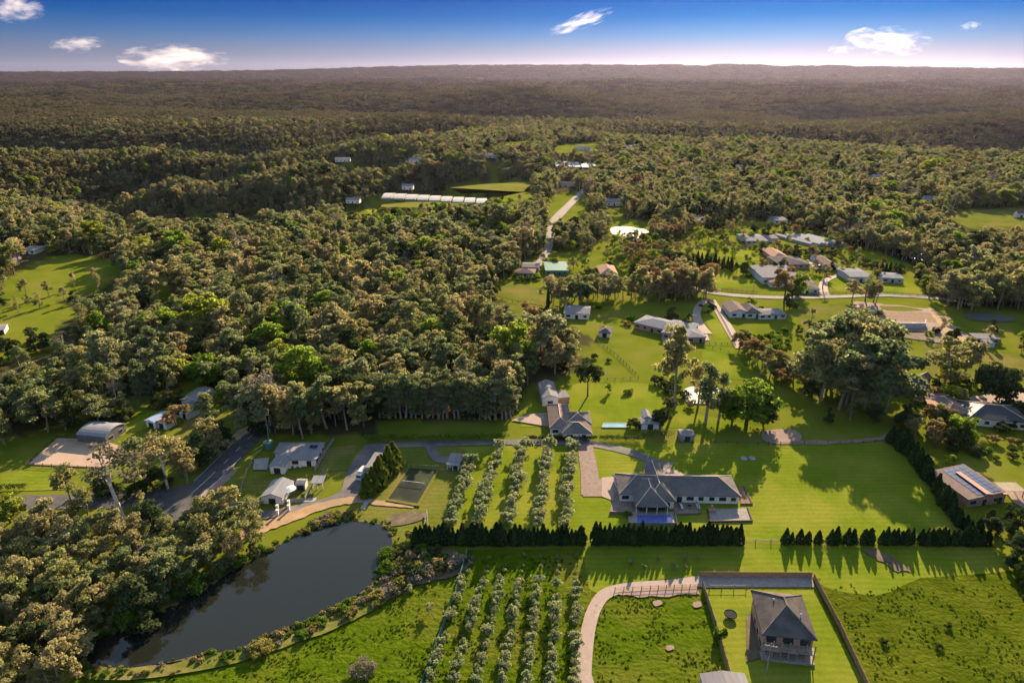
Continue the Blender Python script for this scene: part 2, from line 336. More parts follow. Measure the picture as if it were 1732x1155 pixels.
def gap(x, y):
    return .5 + .28 * np.sin(x / 23 + 2 * np.sin(y / 41)) * np.cos(y / 29 + 1.5 * np.sin(x / 37)) + .22 * np.sin(x / 61 + y / 53 + 1) + .16 * np.sin(x / 11 - y / 14)
def make_ground():
    ang = np.radians(np.concatenate([np.arange(-180, -58, 6), np.arange(-58, 58.01, .4), np.arange(64, 180, 6)]))
    rad = [0.5, 30, 60]
    while rad[-1] < 16000: rad.append(rad[-1] * 1.016)
    rad = np.array(rad); A, R = np.meshgrid(ang, rad); X = R * np.sin(A); Y = R * np.cos(A); Z = hgt(X, Y)
    na, nr = len(ang), len(rad)
    V = np.stack([X, Y, Z], -1).reshape(-1, 3)
    i, j = np.meshgrid(np.arange(nr - 1), np.arange(na), indexing='ij'); j2 = (j + 1) % na
    Fq = np.stack([i * na + j, (i + 1) * na + j, (i + 1) * na + j2, i * na + j2], -1).reshape(-1, 4)[:, ::-1]
    me = bpy.data.meshes.new('ground'); me.vertices.add(len(V)); me.vertices.foreach_set('co', V.ravel())
    me.loops.add(Fq.size); me.loops.foreach_set('vertex_index', Fq.ravel().astype(np.int32))
    me.polygons.add(len(Fq)); me.polygons.foreach_set('loop_start', np.arange(0, Fq.size, 4, dtype=np.int32))
    me.update(calc_edges=True); me.validate()
    zc = V[:, 1] * cp + (H - V[:, 2]) * sp; yc = V[:, 1] * sp - (H - V[:, 2]) * cp; ok = zc > 5
    px = np.where(ok, CX + F * V[:, 0] / np.maximum(zc, 5), 0); py = np.where(ok, CY - F * yc / np.maximum(zc, 5), 2000)
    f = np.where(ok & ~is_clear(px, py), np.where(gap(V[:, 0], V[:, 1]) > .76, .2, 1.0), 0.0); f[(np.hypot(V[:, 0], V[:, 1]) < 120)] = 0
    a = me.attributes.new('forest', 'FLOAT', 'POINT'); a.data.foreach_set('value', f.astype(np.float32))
    m, t, b = base_mat('ground'); N = t.nodes.new; K = t.links.new
    co = N('ShaderNodeTexCoord').outputs['Object']
    def noise(s, d=5):
        n = N('ShaderNodeTexNoise'); n.inputs['Scale'].default_value = s; n.inputs['Detail'].default_value = d; K(co, n.inputs['Vector']); return n.outputs[0]
    def rmp(x, stops):
        r = N('ShaderNodeValToRGB'); el = r.color_ramp.elements
        el[0].position, el[0].color = stops[0][0], (*stops[0][1], 1); el[1].position, el[1].color = stops[-1][0], (*stops[-1][1], 1)
        for p_, c_ in stops[1:-1]: e_ = el.new(p_); e_.color = (*c_, 1)
        K(x, r.inputs[0]); return r.outputs[0]
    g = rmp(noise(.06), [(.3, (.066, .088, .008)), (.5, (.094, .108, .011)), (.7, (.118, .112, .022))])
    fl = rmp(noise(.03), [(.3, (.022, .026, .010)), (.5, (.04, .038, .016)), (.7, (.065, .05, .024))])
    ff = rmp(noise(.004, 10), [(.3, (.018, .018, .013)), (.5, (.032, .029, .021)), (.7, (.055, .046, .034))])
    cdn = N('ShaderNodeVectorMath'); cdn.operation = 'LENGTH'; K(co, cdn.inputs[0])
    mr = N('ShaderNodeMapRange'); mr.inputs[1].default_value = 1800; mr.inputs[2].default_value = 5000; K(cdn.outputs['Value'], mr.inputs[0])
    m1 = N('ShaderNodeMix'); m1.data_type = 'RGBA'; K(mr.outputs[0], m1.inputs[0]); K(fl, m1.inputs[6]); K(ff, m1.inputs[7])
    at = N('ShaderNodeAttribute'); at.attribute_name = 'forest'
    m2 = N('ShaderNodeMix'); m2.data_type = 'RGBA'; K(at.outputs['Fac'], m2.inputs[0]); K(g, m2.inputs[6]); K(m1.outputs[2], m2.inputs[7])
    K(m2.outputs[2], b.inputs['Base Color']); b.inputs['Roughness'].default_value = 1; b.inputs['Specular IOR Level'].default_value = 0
    me.materials.append(m)
    o = bpy.data.objects.new('ground', me); link(o); tag(o, kind='structure')
make_ground()

# ---- fields, lawns, tracks, roads, ponds (sheets a few mm to cm above the ground)
sheet('lawn', [(625, 762), (700, 758), (985, 752), (1300, 748), (1500, 744), (1525, 765), (1560, 815), (1605, 880), (1615, 912), (1000, 918), (700, 918), (690, 880), (660, 860), (600, 850)], 'lawn')
sheet('rough_lawn', [(615, 850), (640, 790), (665, 762), (725, 758), (790, 762), (770, 820), (755, 885), (700, 890), (650, 870)], 'rough_lawn', smooth=3)
sheet('rough_lawn', [(655, 862), (720, 860), (745, 885), (700, 918), (665, 920), (655, 893), (600, 880), (590, 866)], 'rough_lawn', smooth=3)
sheet('pasture', [(1000, 925), (1690, 925), (1740, 985), (1760, 1100), (1800, 1300), (1480, 1300), (1378, 985), (1180, 975), (1050, 990), (1000, 1010)], 'pasture')
sheet('mown_strip', [(1000, 926), (1690, 926), (1722, 962), (1560, 978), (1480, 1006), (1392, 992), (1372, 975), (1180, 974), (1050, 988), (1004, 1000)], 'lawn', smooth=3, jag=.3)
sheet('pasture', [(1010, 1040), (1030, 1008), (1070, 1000), (1185, 995), (1215, 1090), (1240, 1200), (1000, 1200)], 'meadow', smooth=3)
sheet('lawn', [(1190, 996), (1375, 992), (1475, 1180), (1240, 1180)], 'lawn')
sheet('orchard_grass', [(790, 930), (985, 928), (1000, 1010), (975, 1200), (690, 1300), (715, 1155)], 'meadow')
sheet('meadow', [(660, 1010), (700, 985), (785, 945), (710, 1155), (690, 1300), (100, 1300), (140, 1130), (300, 1125), (430, 1105), (560, 1060)], 'meadow', smooth=3)
sheet('lawn', [(880, 722), (890, 680), (1000, 640), (1100, 650), (1180, 700), (1300, 725)], 'lawn')
sheet('lawn', [(1195, 512), (1222, 545), (1238, 590), (1270, 640), (1195, 630), (1190, 590), (1208, 572), (1192, 540)], 'lawn', smooth=3)
sheet('lawn', [(1190, 470), (1245, 452), (1290, 458), (1300, 482), (1210, 490)], 'lawn')
sheet('lawn', [(1400, 452), (1470, 448), (1560, 480), (1560, 500), (1420, 500), (1395, 470)], 'lawn')
sheet('lawn', [(1100, 430), (1200, 420), (1290, 425), (1290, 440), (1160, 446), (1110, 446)], 'lawn')
sheet('lawn', [(1430, 418), (1500, 432), (1540, 455), (1480, 452)], 'lawn')
sheet('lawn', [(1560, 582), (1640, 590), (1760, 600), (1760, 640), (1640, 650), (1570, 640)], 'rough_lawn')
sheet('lawn', [(1345, 520), (1440, 512), (1450, 560), (1360, 560)], 'rough_lawn')
sheet('yard_lawn', [(205, 720), (330, 655), (345, 672), (280, 715), (215, 735), (120, 760), (150, 742)], 'lawn')
sheet('yard_lawn', [(290, 740), (330, 690), (400, 705), (405, 735), (330, 800), (285, 815)], 'rough_lawn')
sheet('yard_lawn', [(0, 805), (50, 792), (120, 795), (110, 828), (0, 832)], 'lawn')
sheet('dry_paddock', [(556, 758), (603, 752), (588, 797), (537, 797)], 'dry_grass')
sheet('yard_lawn', [(405, 810), (565, 806), (540, 846), (400, 846)], 'rough_lawn')
sheet('paddock', [(820, 470), (930, 490), (925, 520), (835, 500)], 'rough_lawn')
sheet('field', [(562, 364), (612, 347), (640, 352), (700, 352), (640, 378)], 'lawn')
sheet('field', [(650, 342), (820, 342), (800, 352), (640, 354)], 'rough_lawn')
sheet('field', [(760, 318), (850, 308), (905, 307), (885, 325), (780, 328)], 'rough_lawn')
sheet('field', [(1590, 358), (1760, 352), (1760, 384), (1645, 384)], 'rough_lawn')

MAIN = [(455, 716), (425, 738), (395, 768), (360, 803), (322, 838), (292, 868), (262, 905), (225, 960)]
strip('road', MAIN, 8.6, 'asphalt', smooth=8, jag=.1)
strip('road', [(-80, 852), (60, 850), (160, 847), (240, 846), (320, 838)], [7.5, 7.5, 7.5, 9, 14], 'asphalt', jag=.1)
strip('dirt_verge', [(440, 725), (418, 727), (395, 745), (375, 764)], [1.5, 4.5, 3.5, 1.2], 'dirt', jag=.4)
strip('dirt_verge', [(400, 795), (380, 810), (350, 835), (335, 850)], [1, 3.5, 3, 1], 'red_dirt', jag=.3)
# painted lines on the road
LN = [Vector(p) for p in catmull([P(*q) for q in MAIN], 8)]
def painted(off, a, b, w_, dash=None):
    tot = 0; seg = []
    for p, q in zip(LN[:-1], LN[1:]):
        d = (q - p).to_2d(); n = Vector((-d.y, d.x)).normalized(); seg.append((tot, tot + d.length, p.to_2d() + n * off, q.to_2d() + n * off)); tot += d.length
    def at(s):
        for s0, s1, p, q in seg:
            if s <= s1: return p.lerp(q, max(0, (s - s0) / max(s1 - s0, 1e-6)))
        return seg[-1][3]
    s = a * tot; e_ = b * tot
    while s < e_:
        ln = min(dash[0] if dash else 3.0, e_ - s); p, q = at(s), at(s + ln); d = (q - p).normalized(); n = Vector((-d.y, d.x)) * w_ / 2
        V = [(*(p - n), .19), (*(q - n), .19), (*(q + n), .19), (*(p + n), .19)]
        tag(mobj('road_marking', V, [(0, 1, 2, 3)[::-1]], 'white_paint'), kind='structure')
        s += ln + (dash[1] if dash else .02)
painted(0, .02, .42, .16, (3, 5)); painted(-.1, .42, .58, .18); painted(3.6, .3, .6, .14); painted(-3.7, .05, .5, .14)

sheet('roundabout_island', [(185, 862), (235, 858), (262, 862), (270, 872), (262, 886), (235, 897), (190, 893)], 'rough_lawn', smooth=4)
kerb = catmull([P(*q) for q in [(236, 858), (262, 861), (272, 872), (264, 887), (240, 898)]], 6)
mb = MB()
for a, b in zip(kerb[:-1], kerb[1:]): mb.bar(a + Vector((0, 0, .1)), b + Vector((0, 0, .1)), .16, n=5)
tag(mb.build('kerb', 'concrete'), kind='structure')
strip('footpath', [(372, 858), (440, 849), (500, 847), (535, 845)], 2.0, 'concrete')
strip('driveway', [(395, 882), (440, 872), (500, 862), (560, 848), (592, 832), (602, 808), (612, 785), (628, 765), (650, 754)], [4, 4, 4.5, 5, 6.5, 7, 7, 8, 7], 'drive_asphalt')
strip('driveway', [(618, 760), (660, 753), (760, 750), (880, 748), (985, 750), (1030, 756), (1075, 768), (1105, 782), (1135, 792)], [6, 4.6, 4, 3.6, 4, 4.2, 4, 4, 8], 'drive_asphalt')
strip('driveway', [(728, 753), (735, 770), (748, 778), (775, 776)], [3.5, 3.6, 4, 5], 'drive_asphalt')
strip('driveway', [(990, 752), (993, 775), (997, 800), (1000, 838)], [5, 5.5, 5.6, 6.2], 'brown_paving', smooth=4)
sheet('paved_court', [(987, 812), (1018, 810), (1018, 840), (986, 840)], 'brown_paving')
sheet('parking_pad', [(1018, 808), (1048, 806), (1046, 840), (1038, 848), (1018, 840)], 'warm_paving')
sheet('terrace', [(1040, 832), (1080, 836), (1082, 868), (1031, 868)], 'brown_paving')
sheet('terrace', [(1136, 848), (1177, 848), (1184, 869), (1140, 870)], 'brown_paving')
sheet('pool_deck', [(1061, 866), (1141, 866), (1145, 889), (1064, 889)], 'warm_paving')
sheet('gravel_court', [(1196, 862), (1264, 860), (1272, 882), (1201, 883)], 'gravel')
sheet('garden_bed', [(1250, 824), (1258, 824), (1272, 853), (1253, 853)], 'bark_mulch')
sheet('forecourt', [(1122, 792), (1145, 796), (1160, 805), (1240, 810), (1240, 818), (1120, 815)], 'warm_paving')
strip('dirt_track', [(405, 908), (445, 892), (500, 872), (560, 852), (605, 846), (650, 852), (700, 858)], [4, 5, 4.5, 4, 3, 2.0, 1.5], 'dirt', jag=.4)
sheet('dirt_track', [(655, 874), (700, 866), (725, 872), (700, 884), (660, 890)], 'mud', smooth=4)
strip('garden_path', [(613, 862), (620, 850), (626, 838)], 1.6, 'concrete')
strip('boundary_track', [(1290, 740), (1340, 748), (1420, 748), (1490, 742), (1515, 732)], [4, 3, 2, 2, 4], 'red_dirt', jag=.3)
sheet('dirt_patch', [(1290, 730), (1345, 728), (1352, 748), (1300, 750)], 'red_dirt', smooth=4)
sheet('dirt_patch', [(1455, 930), (1488, 932), (1530, 958), (1545, 968), (1520, 966), (1480, 944)], 'mud', smooth=5, jag=.6)  # brownish patch of shade, painted as a dark mud-coloured sheet
strip('driveway', [(985, 1200), (988, 1120), (996, 1060), (1008, 1025), (1028, 1003), (1070, 993), (1130, 989), (1190, 983)], [3.6, 3.4, 3.2, 3.2, 3.4, 3.2, 3.2, 4], 'warm_paving')
strip('driveway', [(1003, 1200), (998, 1160), (991, 1125)], [2.2, 2, 1], 'warm_paving')
sheet('paved_court', [(1184, 976), (1372, 977), (1378, 994), (1186, 994)], 'gravel')
sheet('dirt_patch', [(1104, 1018), (1116, 1016), (1120, 1022), (1108, 1026)], 'red_dirt', smooth=4)
sheet('dirt_patch', [(1126, 1094), (1137, 1092), (1140, 1098), (1129, 1101)], 'red_dirt', smooth=4)
sheet('dirt_patch', [(1172, 1020), (1184, 1018), (1186, 1026), (1174, 1028)], 'red_dirt', smooth=4)
strip('dirt_strip', [(1046, 1004), (1100, 1004), (1180, 998)], [1, 3, 3.5], 'red_dirt', jag=.6)
sheet('house_pad', [(1262, 1040), (1284, 1040), (1290, 1112), (1262, 1120)], 'mud')
sheet('arena', [(97, 742), (165, 743), (220, 760), (178, 792), (48, 786)], 'sand')
sheet('lane', [(1198, 508), (1210, 508), (1262, 590), (1244, 590)], 'warm_paving')
strip('lane', [(1100, 470), (1180, 490), (1215, 497), (1270, 502), (1340, 504), (1420, 502), (1500, 500), (1580, 505), (1640, 515)], [4, 5, 6, 5.5, 5, 5, 5, 5, 4], 'far_road', jag=.3)
strip('driveway', [(1198, 506), (1185, 515), (1178, 530), (1182, 548), (1190, 565)], [5, 4, 4, 5, 9], 'warm_paving')
sheet('paved_court', [(1118, 572), (1196, 566), (1200, 576), (1125, 584)], 'concrete')
strip('driveway', [(1396, 500), (1392, 486), (1398, 474), (1425, 464)], [5, 5, 4, 3], 'warm_paving')
sheet('paved_court', [(1365, 440), (1392, 436), (1400, 452), (1378, 458)], 'concrete')
sheet('building_site', [(1442, 512), (1500, 516), (1560, 522), (1590, 530), (1612, 552), (1640, 572), (1580, 580), (1530, 568), (1480, 556), (1455, 540)], 'red_dirt', smooth=4, jag=1.2)
sheet('bare_earth', [(1470, 530), (1530, 528), (1600, 534), (1595, 545), (1520, 544), (1480, 540)], 'bark_mulch', smooth=4, jag=.8)
sheet('bare_earth', [(1490, 518), (1540, 521), (1560, 527), (1500, 527)], 'rough_lawn', smooth=3, jag=.8)
sheet('bare_earth', [(1500, 560), (1560, 562), (1600, 572), (1560, 576), (1510, 566)], 'mud', smooth=4, jag=.8)
strip('site_track', [(1446, 514), (1462, 532), (1490, 552), (1530, 566)], [3, 4, 4, 3], 'dirt', jag=.5)
strip('site_track', [(1575, 522), (1590, 545), (1615, 568), (1660, 585)], [3, 4, 5, 2], 'dirt', jag=.6)
strip('road', [(1075, 250), (1060, 272), (1020, 300), (990, 320), (965, 345), (948, 362), (935, 378), (930, 400), (925, 425), (905, 455)], [7, 7, 7, 7, 8, 9, 8, 7, 6, 5], 'far_road')
sheet('paved_court', [(1640, 672), (1705, 664), (1760, 668), (1760, 690), (1650, 692)], 'warm_paving')
sheet('pool_deck', [(1552, 672), (1580, 660), (1610, 672), (1588, 690), (1570, 688)], 'warm_paving')
sheet('driveway', [(1695, 825), (1760, 838), (1760, 875), (1715, 852)], 'red_dirt')
strip('garden_path', [(1590, 835), (1600, 850), (1612, 868)], 2, 'warm_paving')
sheet('house_drive', [(892, 702), (935, 698), (935, 724), (865, 712)], 'warm_paving')
sheet('village_yard', [(0, 432), (30, 425), (38, 440), (10, 452)], 'red_dirt')

# ponds
LAKE = [(575, 886), (600, 883), (640, 888), (658, 896), (663, 925), (645, 955), (632, 985), (600, 1010), (560, 1030), (520, 1050), (480, 1066), (428, 1088), (400, 1104), (350, 1106), (290, 1120), (215, 1131), (150, 1124), (140, 1106), (170, 1080), (235, 1054), (330, 1004), (400, 964), (440, 940), (485, 918), (530, 898)]
sheet('muddy_shore', LAKE, 'mud', smooth=6, jag=.9)
sheet('dam_bank', [(640, 984), (668, 1000), (652, 1020), (600, 1050), (520, 1082), (430, 1114), (300, 1142), (160, 1152), (150, 1134), (290, 1124), (352, 1109), (430, 1093), (520, 1053), (602, 1014)], 'dry_grass', smooth=4, jag=.3)
sheet('dam_bank', [(448, 944), (500, 905), (560, 868), (608, 862), (612, 872), (575, 884), (530, 896), (485, 916)], 'dry_grass', smooth=4, jag=.3)
sheet('scrub_ground', [(665, 926), (792, 938), (776, 972), (700, 992), (662, 1014), (640, 1000), (655, 960)], 'mud', smooth=4, jag=.4)
sheet('pond', LAKE, 'pond_water', smooth=6)
sheet('pond', [(1156, 662), (1172, 655), (1205, 655), (1226, 664), (1222, 680), (1190, 684), (1160, 680)], 'bright_pond', smooth=5)
sheet('pond', [(1034, 386), (1060, 384), (1094, 390), (1092, 400), (1055, 401), (1036, 397)], 'bright_pond', smooth=5)
sheet('pond', [(1632, 533), (1660, 530), (1705, 536), (1714, 544), (1670, 545), (1638, 540)], 'bright_pond', smooth=5)
sheet('pond', [(1535, 430), (1560, 428), (1585, 434), (1588, 441), (1560, 442), (1540, 438)], 'bright_pond', smooth=5)

# ------------------------------------------------------------------ plants: prototypes
def leaves(cent, rad, n, size, up=.0, squash=1.0, g=None, inner=.5, flat=.75):
    g = g or rng
    cent = np.asarray(cent, float); k = len(cent); rad = np.asarray(rad, float)
    idx = np.repeat(np.arange(k), n)
    d = g.normal(size=(k * n, 3)); d /= np.linalg.norm(d, axis=1, keepdims=True)
    fl = d[:, 2] < -.35; d[fl, 2] *= -1
    r = rad[idx] if rad.ndim == 2 else np.stack([rad[idx], rad[idx], rad[idx] * squash], 1)
    pos = cent[idx] + d * r * g.uniform(inner, 1.08, (k * n, 1))
    nrm = d + g.normal(size=d.shape) * flat; nrm[:, 2] += up; nrm /= np.linalg.norm(nrm, axis=1, keepdims=True)
    a = np.cross(nrm, g.normal(size=d.shape)); a /= np.linalg.norm(a, axis=1, keepdims=True); b = np.cross(nrm, a)
    s = size * g.uniform(.6, 1.35, (k * n, 1)); a = a * s; b = b * s * g.uniform(.45, .9, (k * n, 1))
    V = np.stack([pos - a, pos - b * .9, pos + a, pos + b], 1).reshape(-1, 3)
    tone = np.clip(g.uniform(.15, .85, k)[idx] + g.normal(size=k * n) * .16, 0, 1)
    return V, tone
def crown_mesh(name, V, tone, mat):
    n = len(V) // 4; me = bpy.data.meshes.new(name)
    me.vertices.add(len(V)); me.vertices.foreach_set('co', V.astype(np.float32).ravel())
    me.loops.add(4 * n); me.loops.foreach_set('vertex_index', np.arange(4 * n, dtype=np.int32))
    me.polygons.add(n); me.polygons.foreach_set('loop_start', np.arange(0, 4 * n, 4, dtype=np.int32)); me.update(calc_edges=True)
    at = me.attributes.new('tone', 'FLOAT', 'FACE'); at.data.foreach_set('value', tone.astype(np.float32))
    me.materials.append(MATS[mat]); return me
class Proto: pass
PROTO = {}
def add_proto(kind, V, tone, leaf, trunk, bark, height):
    p = Proto(); p.crown = crown_mesh(kind + '_crown', V, tone, leaf); p.trunk = mesh_of(kind + '_trunk', trunk.V, trunk.F, bark); p.h = height
    p.V, p.tone, p.tr, p.leaf, p.bark = V, tone, trunk, leaf, bark
    PROTO.setdefault(kind, []).append(p)
def skel(hb, h, cent, g, r0, lean=.06, nl=8):
    t = MB(); top = Vector((g.normal() * lean * h, g.normal() * lean * h, h * .86)); mid = Vector((top.x * .35 + g.normal() * .2, top.y * .35 + g.normal() * .2, hb))
    t.bar((0, 0, -.3), mid, r0, r0 * .68); t.bar(mid, top, r0 * .68, r0 * .15)
    for c in cent[:nl]:
        f_ = g.uniform(.0, .65); a = mid.lerp(top, f_); b = Vector(c); m_ = a.lerp(b, .5) + Vector((0, 0, -.05 * h)) * g.uniform(0, 1)
        t.bar(a, m_, r0 * .42 * (1 - f_ * .6), r0 * .26 * (1 - f_ * .6), n=5); t.bar(m_, b, r0 * .26 * (1 - f_ * .6), .03, n=4)
    return t
def gum(kind, seed, h, cr_, nb, leaf, npl, size, bark='bark', lo=.42, rr=(1.1, 1.9)):
    g = np.random.default_rng(seed); cen = []; rad = []
    lobes = [(g.uniform(0, 2 * math.pi), g.uniform(.35, .8), g.uniform(lo + .12, .88)) for _ in range(6)] + [(0, .1, .9), (2, .25, .8)]
    for i in range(nb):
        a, q, z = lobes[i % len(lobes)]
        r = g.uniform(*rr) * (h / 16)
        x = math.cos(a) * q * cr_ + g.normal() * cr_ * .17; y = math.sin(a) * q * cr_ + g.normal() * cr_ * .17
        zz = z * h + g.normal() * h * .065 - .10 * h * (math.hypot(x, y) / cr_)
        cen.append((x, y, min(max(zz, lo * h), h - r * .6))); rad.append((r, r, r * g.uniform(.55, .8)))
    V, t = leaves(cen, rad, npl, size, up=.35, g=g)
    add_proto(kind, V, t, leaf, skel(h * g.uniform(.32, .42), h, cen, g, .026 * h * g.uniform(.8, 1.1), nl=10), bark, h)
for s in range(9): gum('gum_tree', 100 + s, (15, 17, 13, 18, 14, 15, 20, 12, 16)[s], (4.6, 3.7, 5.4, 4.4, 5.0, 3.4, 4.9, 4.8, 5.6)[s], (52, 40, 58, 36, 48, 44, 46, 60, 40)[s], 'gum_leaf', 66, .32, lo=.22 + .05 * (s % 3), rr=(.85, 1.75))
for s in range(6): gum('cool_gum', 130 + s, (14, 16, 12, 15, 18, 11)[s], (4.4, 3.5, 5.0, 4.7, 4.2, 4.6)[s], (50, 40, 56, 38, 46, 54)[s], 'gum_leaf_cool', 66, .32, lo=.2 + .05 * (s % 3), rr=(.85, 1.8))
for s in range(3): gum('slender_gum', 140 + s, 18, 2.9, 34, 'gum_leaf_cool', 80, .32, lo=.16, rr=(.9, 1.5))
for s in range(2): gum('pale_gum', 150 + s, 18, 5.2, 30, 'gum_leaf', 80, .32, 'pale_bark', .45)
for s in range(3): gum('dark_tree', 160 + s, 11, 4.4, 42, 'dark_leaf', 90, .32, 'dark_bark', .10, (1.2, 2.2))
for s in range(3): gum('broadleaf_tree', 170 + s, 11, 5.2, 46, 'broad_leaf', 100, .30, 'dark_bark', .10, (1.3, 2.3))
def round_tree(kind, seed, h, r, leaf, n=70, npl=80, size=.28):
    g = np.random.default_rng(seed); cen = []; rad = []
    for _ in range(n):
        d = g.normal(size=3); d /= np.linalg.norm(d); q = g.uniform(.35, .85)
        cen.append((d[0] * r * q, d[1] * r * q, h * .46 + d[2] * h * .46 * q)); k = g.uniform(.75, 1.5); rad.append((k, k, k * .85))
    V, t = leaves(cen, rad, npl, size, up=.2, g=g)
    add_proto(kind, V, t, leaf, skel(h * .2, h, cen, g, .03 * h, nl=10), 'dark_bark', h)
for s in range(2): round_tree('round_tree', 210 + s, 10, 4.6, 'broad_leaf')
for s in range(2): round_tree('dark_round_tree', 214 + s, 9, 4.2, 'dark_leaf')
for s in range(2): gum('russet_tree', 180 + s, 10, 4.0, 26, 'russet_leaf', 85, .32, 'dark_bark', .28, (1.3, 2.1))
for s in range(2): gum('bare_tree', 190 + s, 16, 5.0, 30, 'bare_twig', 26, .34, 'pale_bark', .35, (1.2, 1.9))
for s in range(1): gum('umbrella_pine', 200 + s, 12, 5.4, 40, 'dark_leaf', 80, .36, 'dark_bark', .5, (1.3, 2.0))
def cone_tree(kind, seed, h, r0, leaf, n, size, pw=.8):
    g = np.random.default_rng(seed); z = g.uniform(.03, 1, n) ** .9; a = g.uniform(0, 2 * math.pi, n)
    lob = 1 + .14 * np.sin(a * 3 + g.uniform(0, 6)) + .12 * np.sin(a * 5 + z * 9)
    rr = r0 * np.clip(np.minimum((1 - z) ** pw * 1.15, .72 + z * 1.2), .03, 1) * lob * g.uniform(.75, 1.05, n)
    pos = np.stack([np.cos(a) * rr, np.sin(a) * rr, z * h], 1)
    d = np.stack([np.cos(a), np.sin(a), np.full(n, .25)], 1)
    nr = d + g.normal(size=d.shape) * .35; nr /= np.linalg.norm(nr, axis=1, keepdims=True)
    up = np.array([0, 0, 1.]) + g.normal(size=d.shape) * .3; b = np.cross(nr, up); b /= np.linalg.norm(b, axis=1, keepdims=True); c = np.cross(b, nr)
    s = size * g.uniform(.6, 1.3, (n, 1)); b = b * s * .5; c = c * s
    V = np.stack([pos - c, pos - b, pos + c * 1.2, pos + b], 1).reshape(-1, 3)
    tr = MB(); tr.bar((0, 0, -.2), (0, 0, h * .9), r0 * .13, .03)
    add_proto(kind, V, g.uniform(0, 1, n), leaf, tr, 'dark_bark', h)
for s in range(4): cone_tree('cypress_tree', 300 + s, 7, 1.25, 'cypress_leaf', 700, .42, .7 + .1 * s)
for s in range(2): cone_tree('golden_cypress', 310 + s, 7, 1.7, 'gold_cypress_leaf', 700, .45)
for s in range(2): cone_tree('conifer_tree', 320 + s, 12, 3.3, 'dark_leaf', 900, .6, .95)
cone_tree('pencil_pine', 330, 10, 1.1, 'cypress_leaf', 700, .4, .5)
for s in range(4):
    g = np.random.default_rng(340 + s); cen = [(g.normal() * .45, g.normal() * .45, 1.7 + g.uniform(-.5, .8)) for _ in range(9)]
    V, t = leaves(cen, g.uniform(.5, .85, 9), 60, .2, .2, 1.05, g)
    add_proto('olive_tree', V, t, 'olive_leaf', skel(.7, 2.6, cen, g, .09, nl=5), 'dark_bark', 3.0)
def shrub(kind, seed, leaf, r=1.0, size=.24, n=9, npl=45):
    g = np.random.default_rng(seed); cen = [(g.normal() * r * .5, g.normal() * r * .5, r * g.uniform(.45, .95)) for _ in range(n)]
    V, t = leaves(cen, g.uniform(.4, .7, n) * r, npl, size, .2, .9, g)
    add_proto(kind, V, t, leaf, skel(r * .3, r * 1.1, cen, g, .06 * r, nl=5), 'dark_bark', 1.6 * r)
for s in range(3): shrub('green_shrub', 400 + s, 'hedge_leaf')
for s in range(3): shrub('dark_shrub', 410 + s, 'dark_leaf')
for s in range(3): shrub('reed_clump', 420 + s, 'reed_leaf')
for s in range(2): shrub('russet_shrub', 430 + s, 'russet_leaf')
for s in range(2): shrub('bare_shrub', 440 + s, 'bare_twig', npl=30)
def big_bush(kind, leaf, n, seed, r=3.0, npl=60):
    g = np.random.default_rng(seed); cen = []; rad = []
    for _ in range(n):
        a, q = g.uniform(0, 6.28), r * .72 * math.sqrt(g.uniform()); cen.append((q * math.cos(a), q * math.sin(a), g.uniform(.35, .8) * r * (1.1 - .5 * q / r))); rad.append((.75, .75, .6))
    V, t = leaves(cen, rad, npl, .15, .1, g=g, flat=1.0); add_proto(kind, V, t, leaf, skel(r * .15, r * .9, cen, g, .12, nl=9), 'dark_bark', r)
big_bush('dead_bush', 'bare_twig', 46, 460); big_bush('leafy_bush', 'reed_leaf', 46, 461); big_bush('green_bush', 'hedge_leaf', 46, 462)
def palm(seed):
    g = np.random.default_rng(seed); h = 10; tr = MB(); tr.bar((0, 0, -.2), (.2, 0, h * .85), .28, .2); Vs = []; tn = []
    for k in range(26):
        a = k * 2.4; el = g.uniform(-.3, .9); L = g.uniform(2.2, 3); prev = np.array([.2, 0, h * .85]); dr = np.array([math.cos(a) * math.cos(el), math.sin(a) * math.cos(el), math.sin(el)])
        side = np.array([-math.sin(a), math.cos(a), 0])
        for j in range(5):
            nx = prev + dr * L / 5; dr = dr + np.array([0, 0, -.22]); w_ = .42 * (1 - j / 6)
            Vs += [prev - side * w_, prev + np.array([0, 0, .15]), prev + side * w_, nx]; tn.append(g.uniform()); prev = nx
    add_proto('palm_tree', np.array(Vs), np.array(tn), 'dark_leaf', tr, 'bark', h)
palm(1)

USED = {}
def plant(kind, x, y, height, label, cat='tree', group=None, name=None, wide=1.0, rz=None, z=None):
    pr = PROTO[kind]; i = USED.get(kind, 0); USED[kind] = i + 1; p = pr[(i * 7 + i // 3) % len(pr)]
    s = height / p.h
    o = bpy.data.objects.new(name or kind, None); o.location = (x, y, float(hgt(x, y)) if z is None else z); o.empty_display_size = .5
    o.rotation_euler = (0, 0, random.uniform(0, 6.28) if rz is None else rz); o.scale = (s * wide, s * wide, s); COL.objects.link(o)
    tag(o, label, cat, group)
    for nm, me in (('trunk', p.trunk), ('crown', p.crown)):
        c = bpy.data.objects.new(nm, me); c.parent = o; COL.objects.link(c)
    return o
def plant_px(kind, px, py, hpx, label, cat='tree', group=None, wide=1.0, name=None):
    v = P(px, py); return plant(kind, v.x, v.y, hpx / pxm(v) / .95, label, cat, group, name, wide)

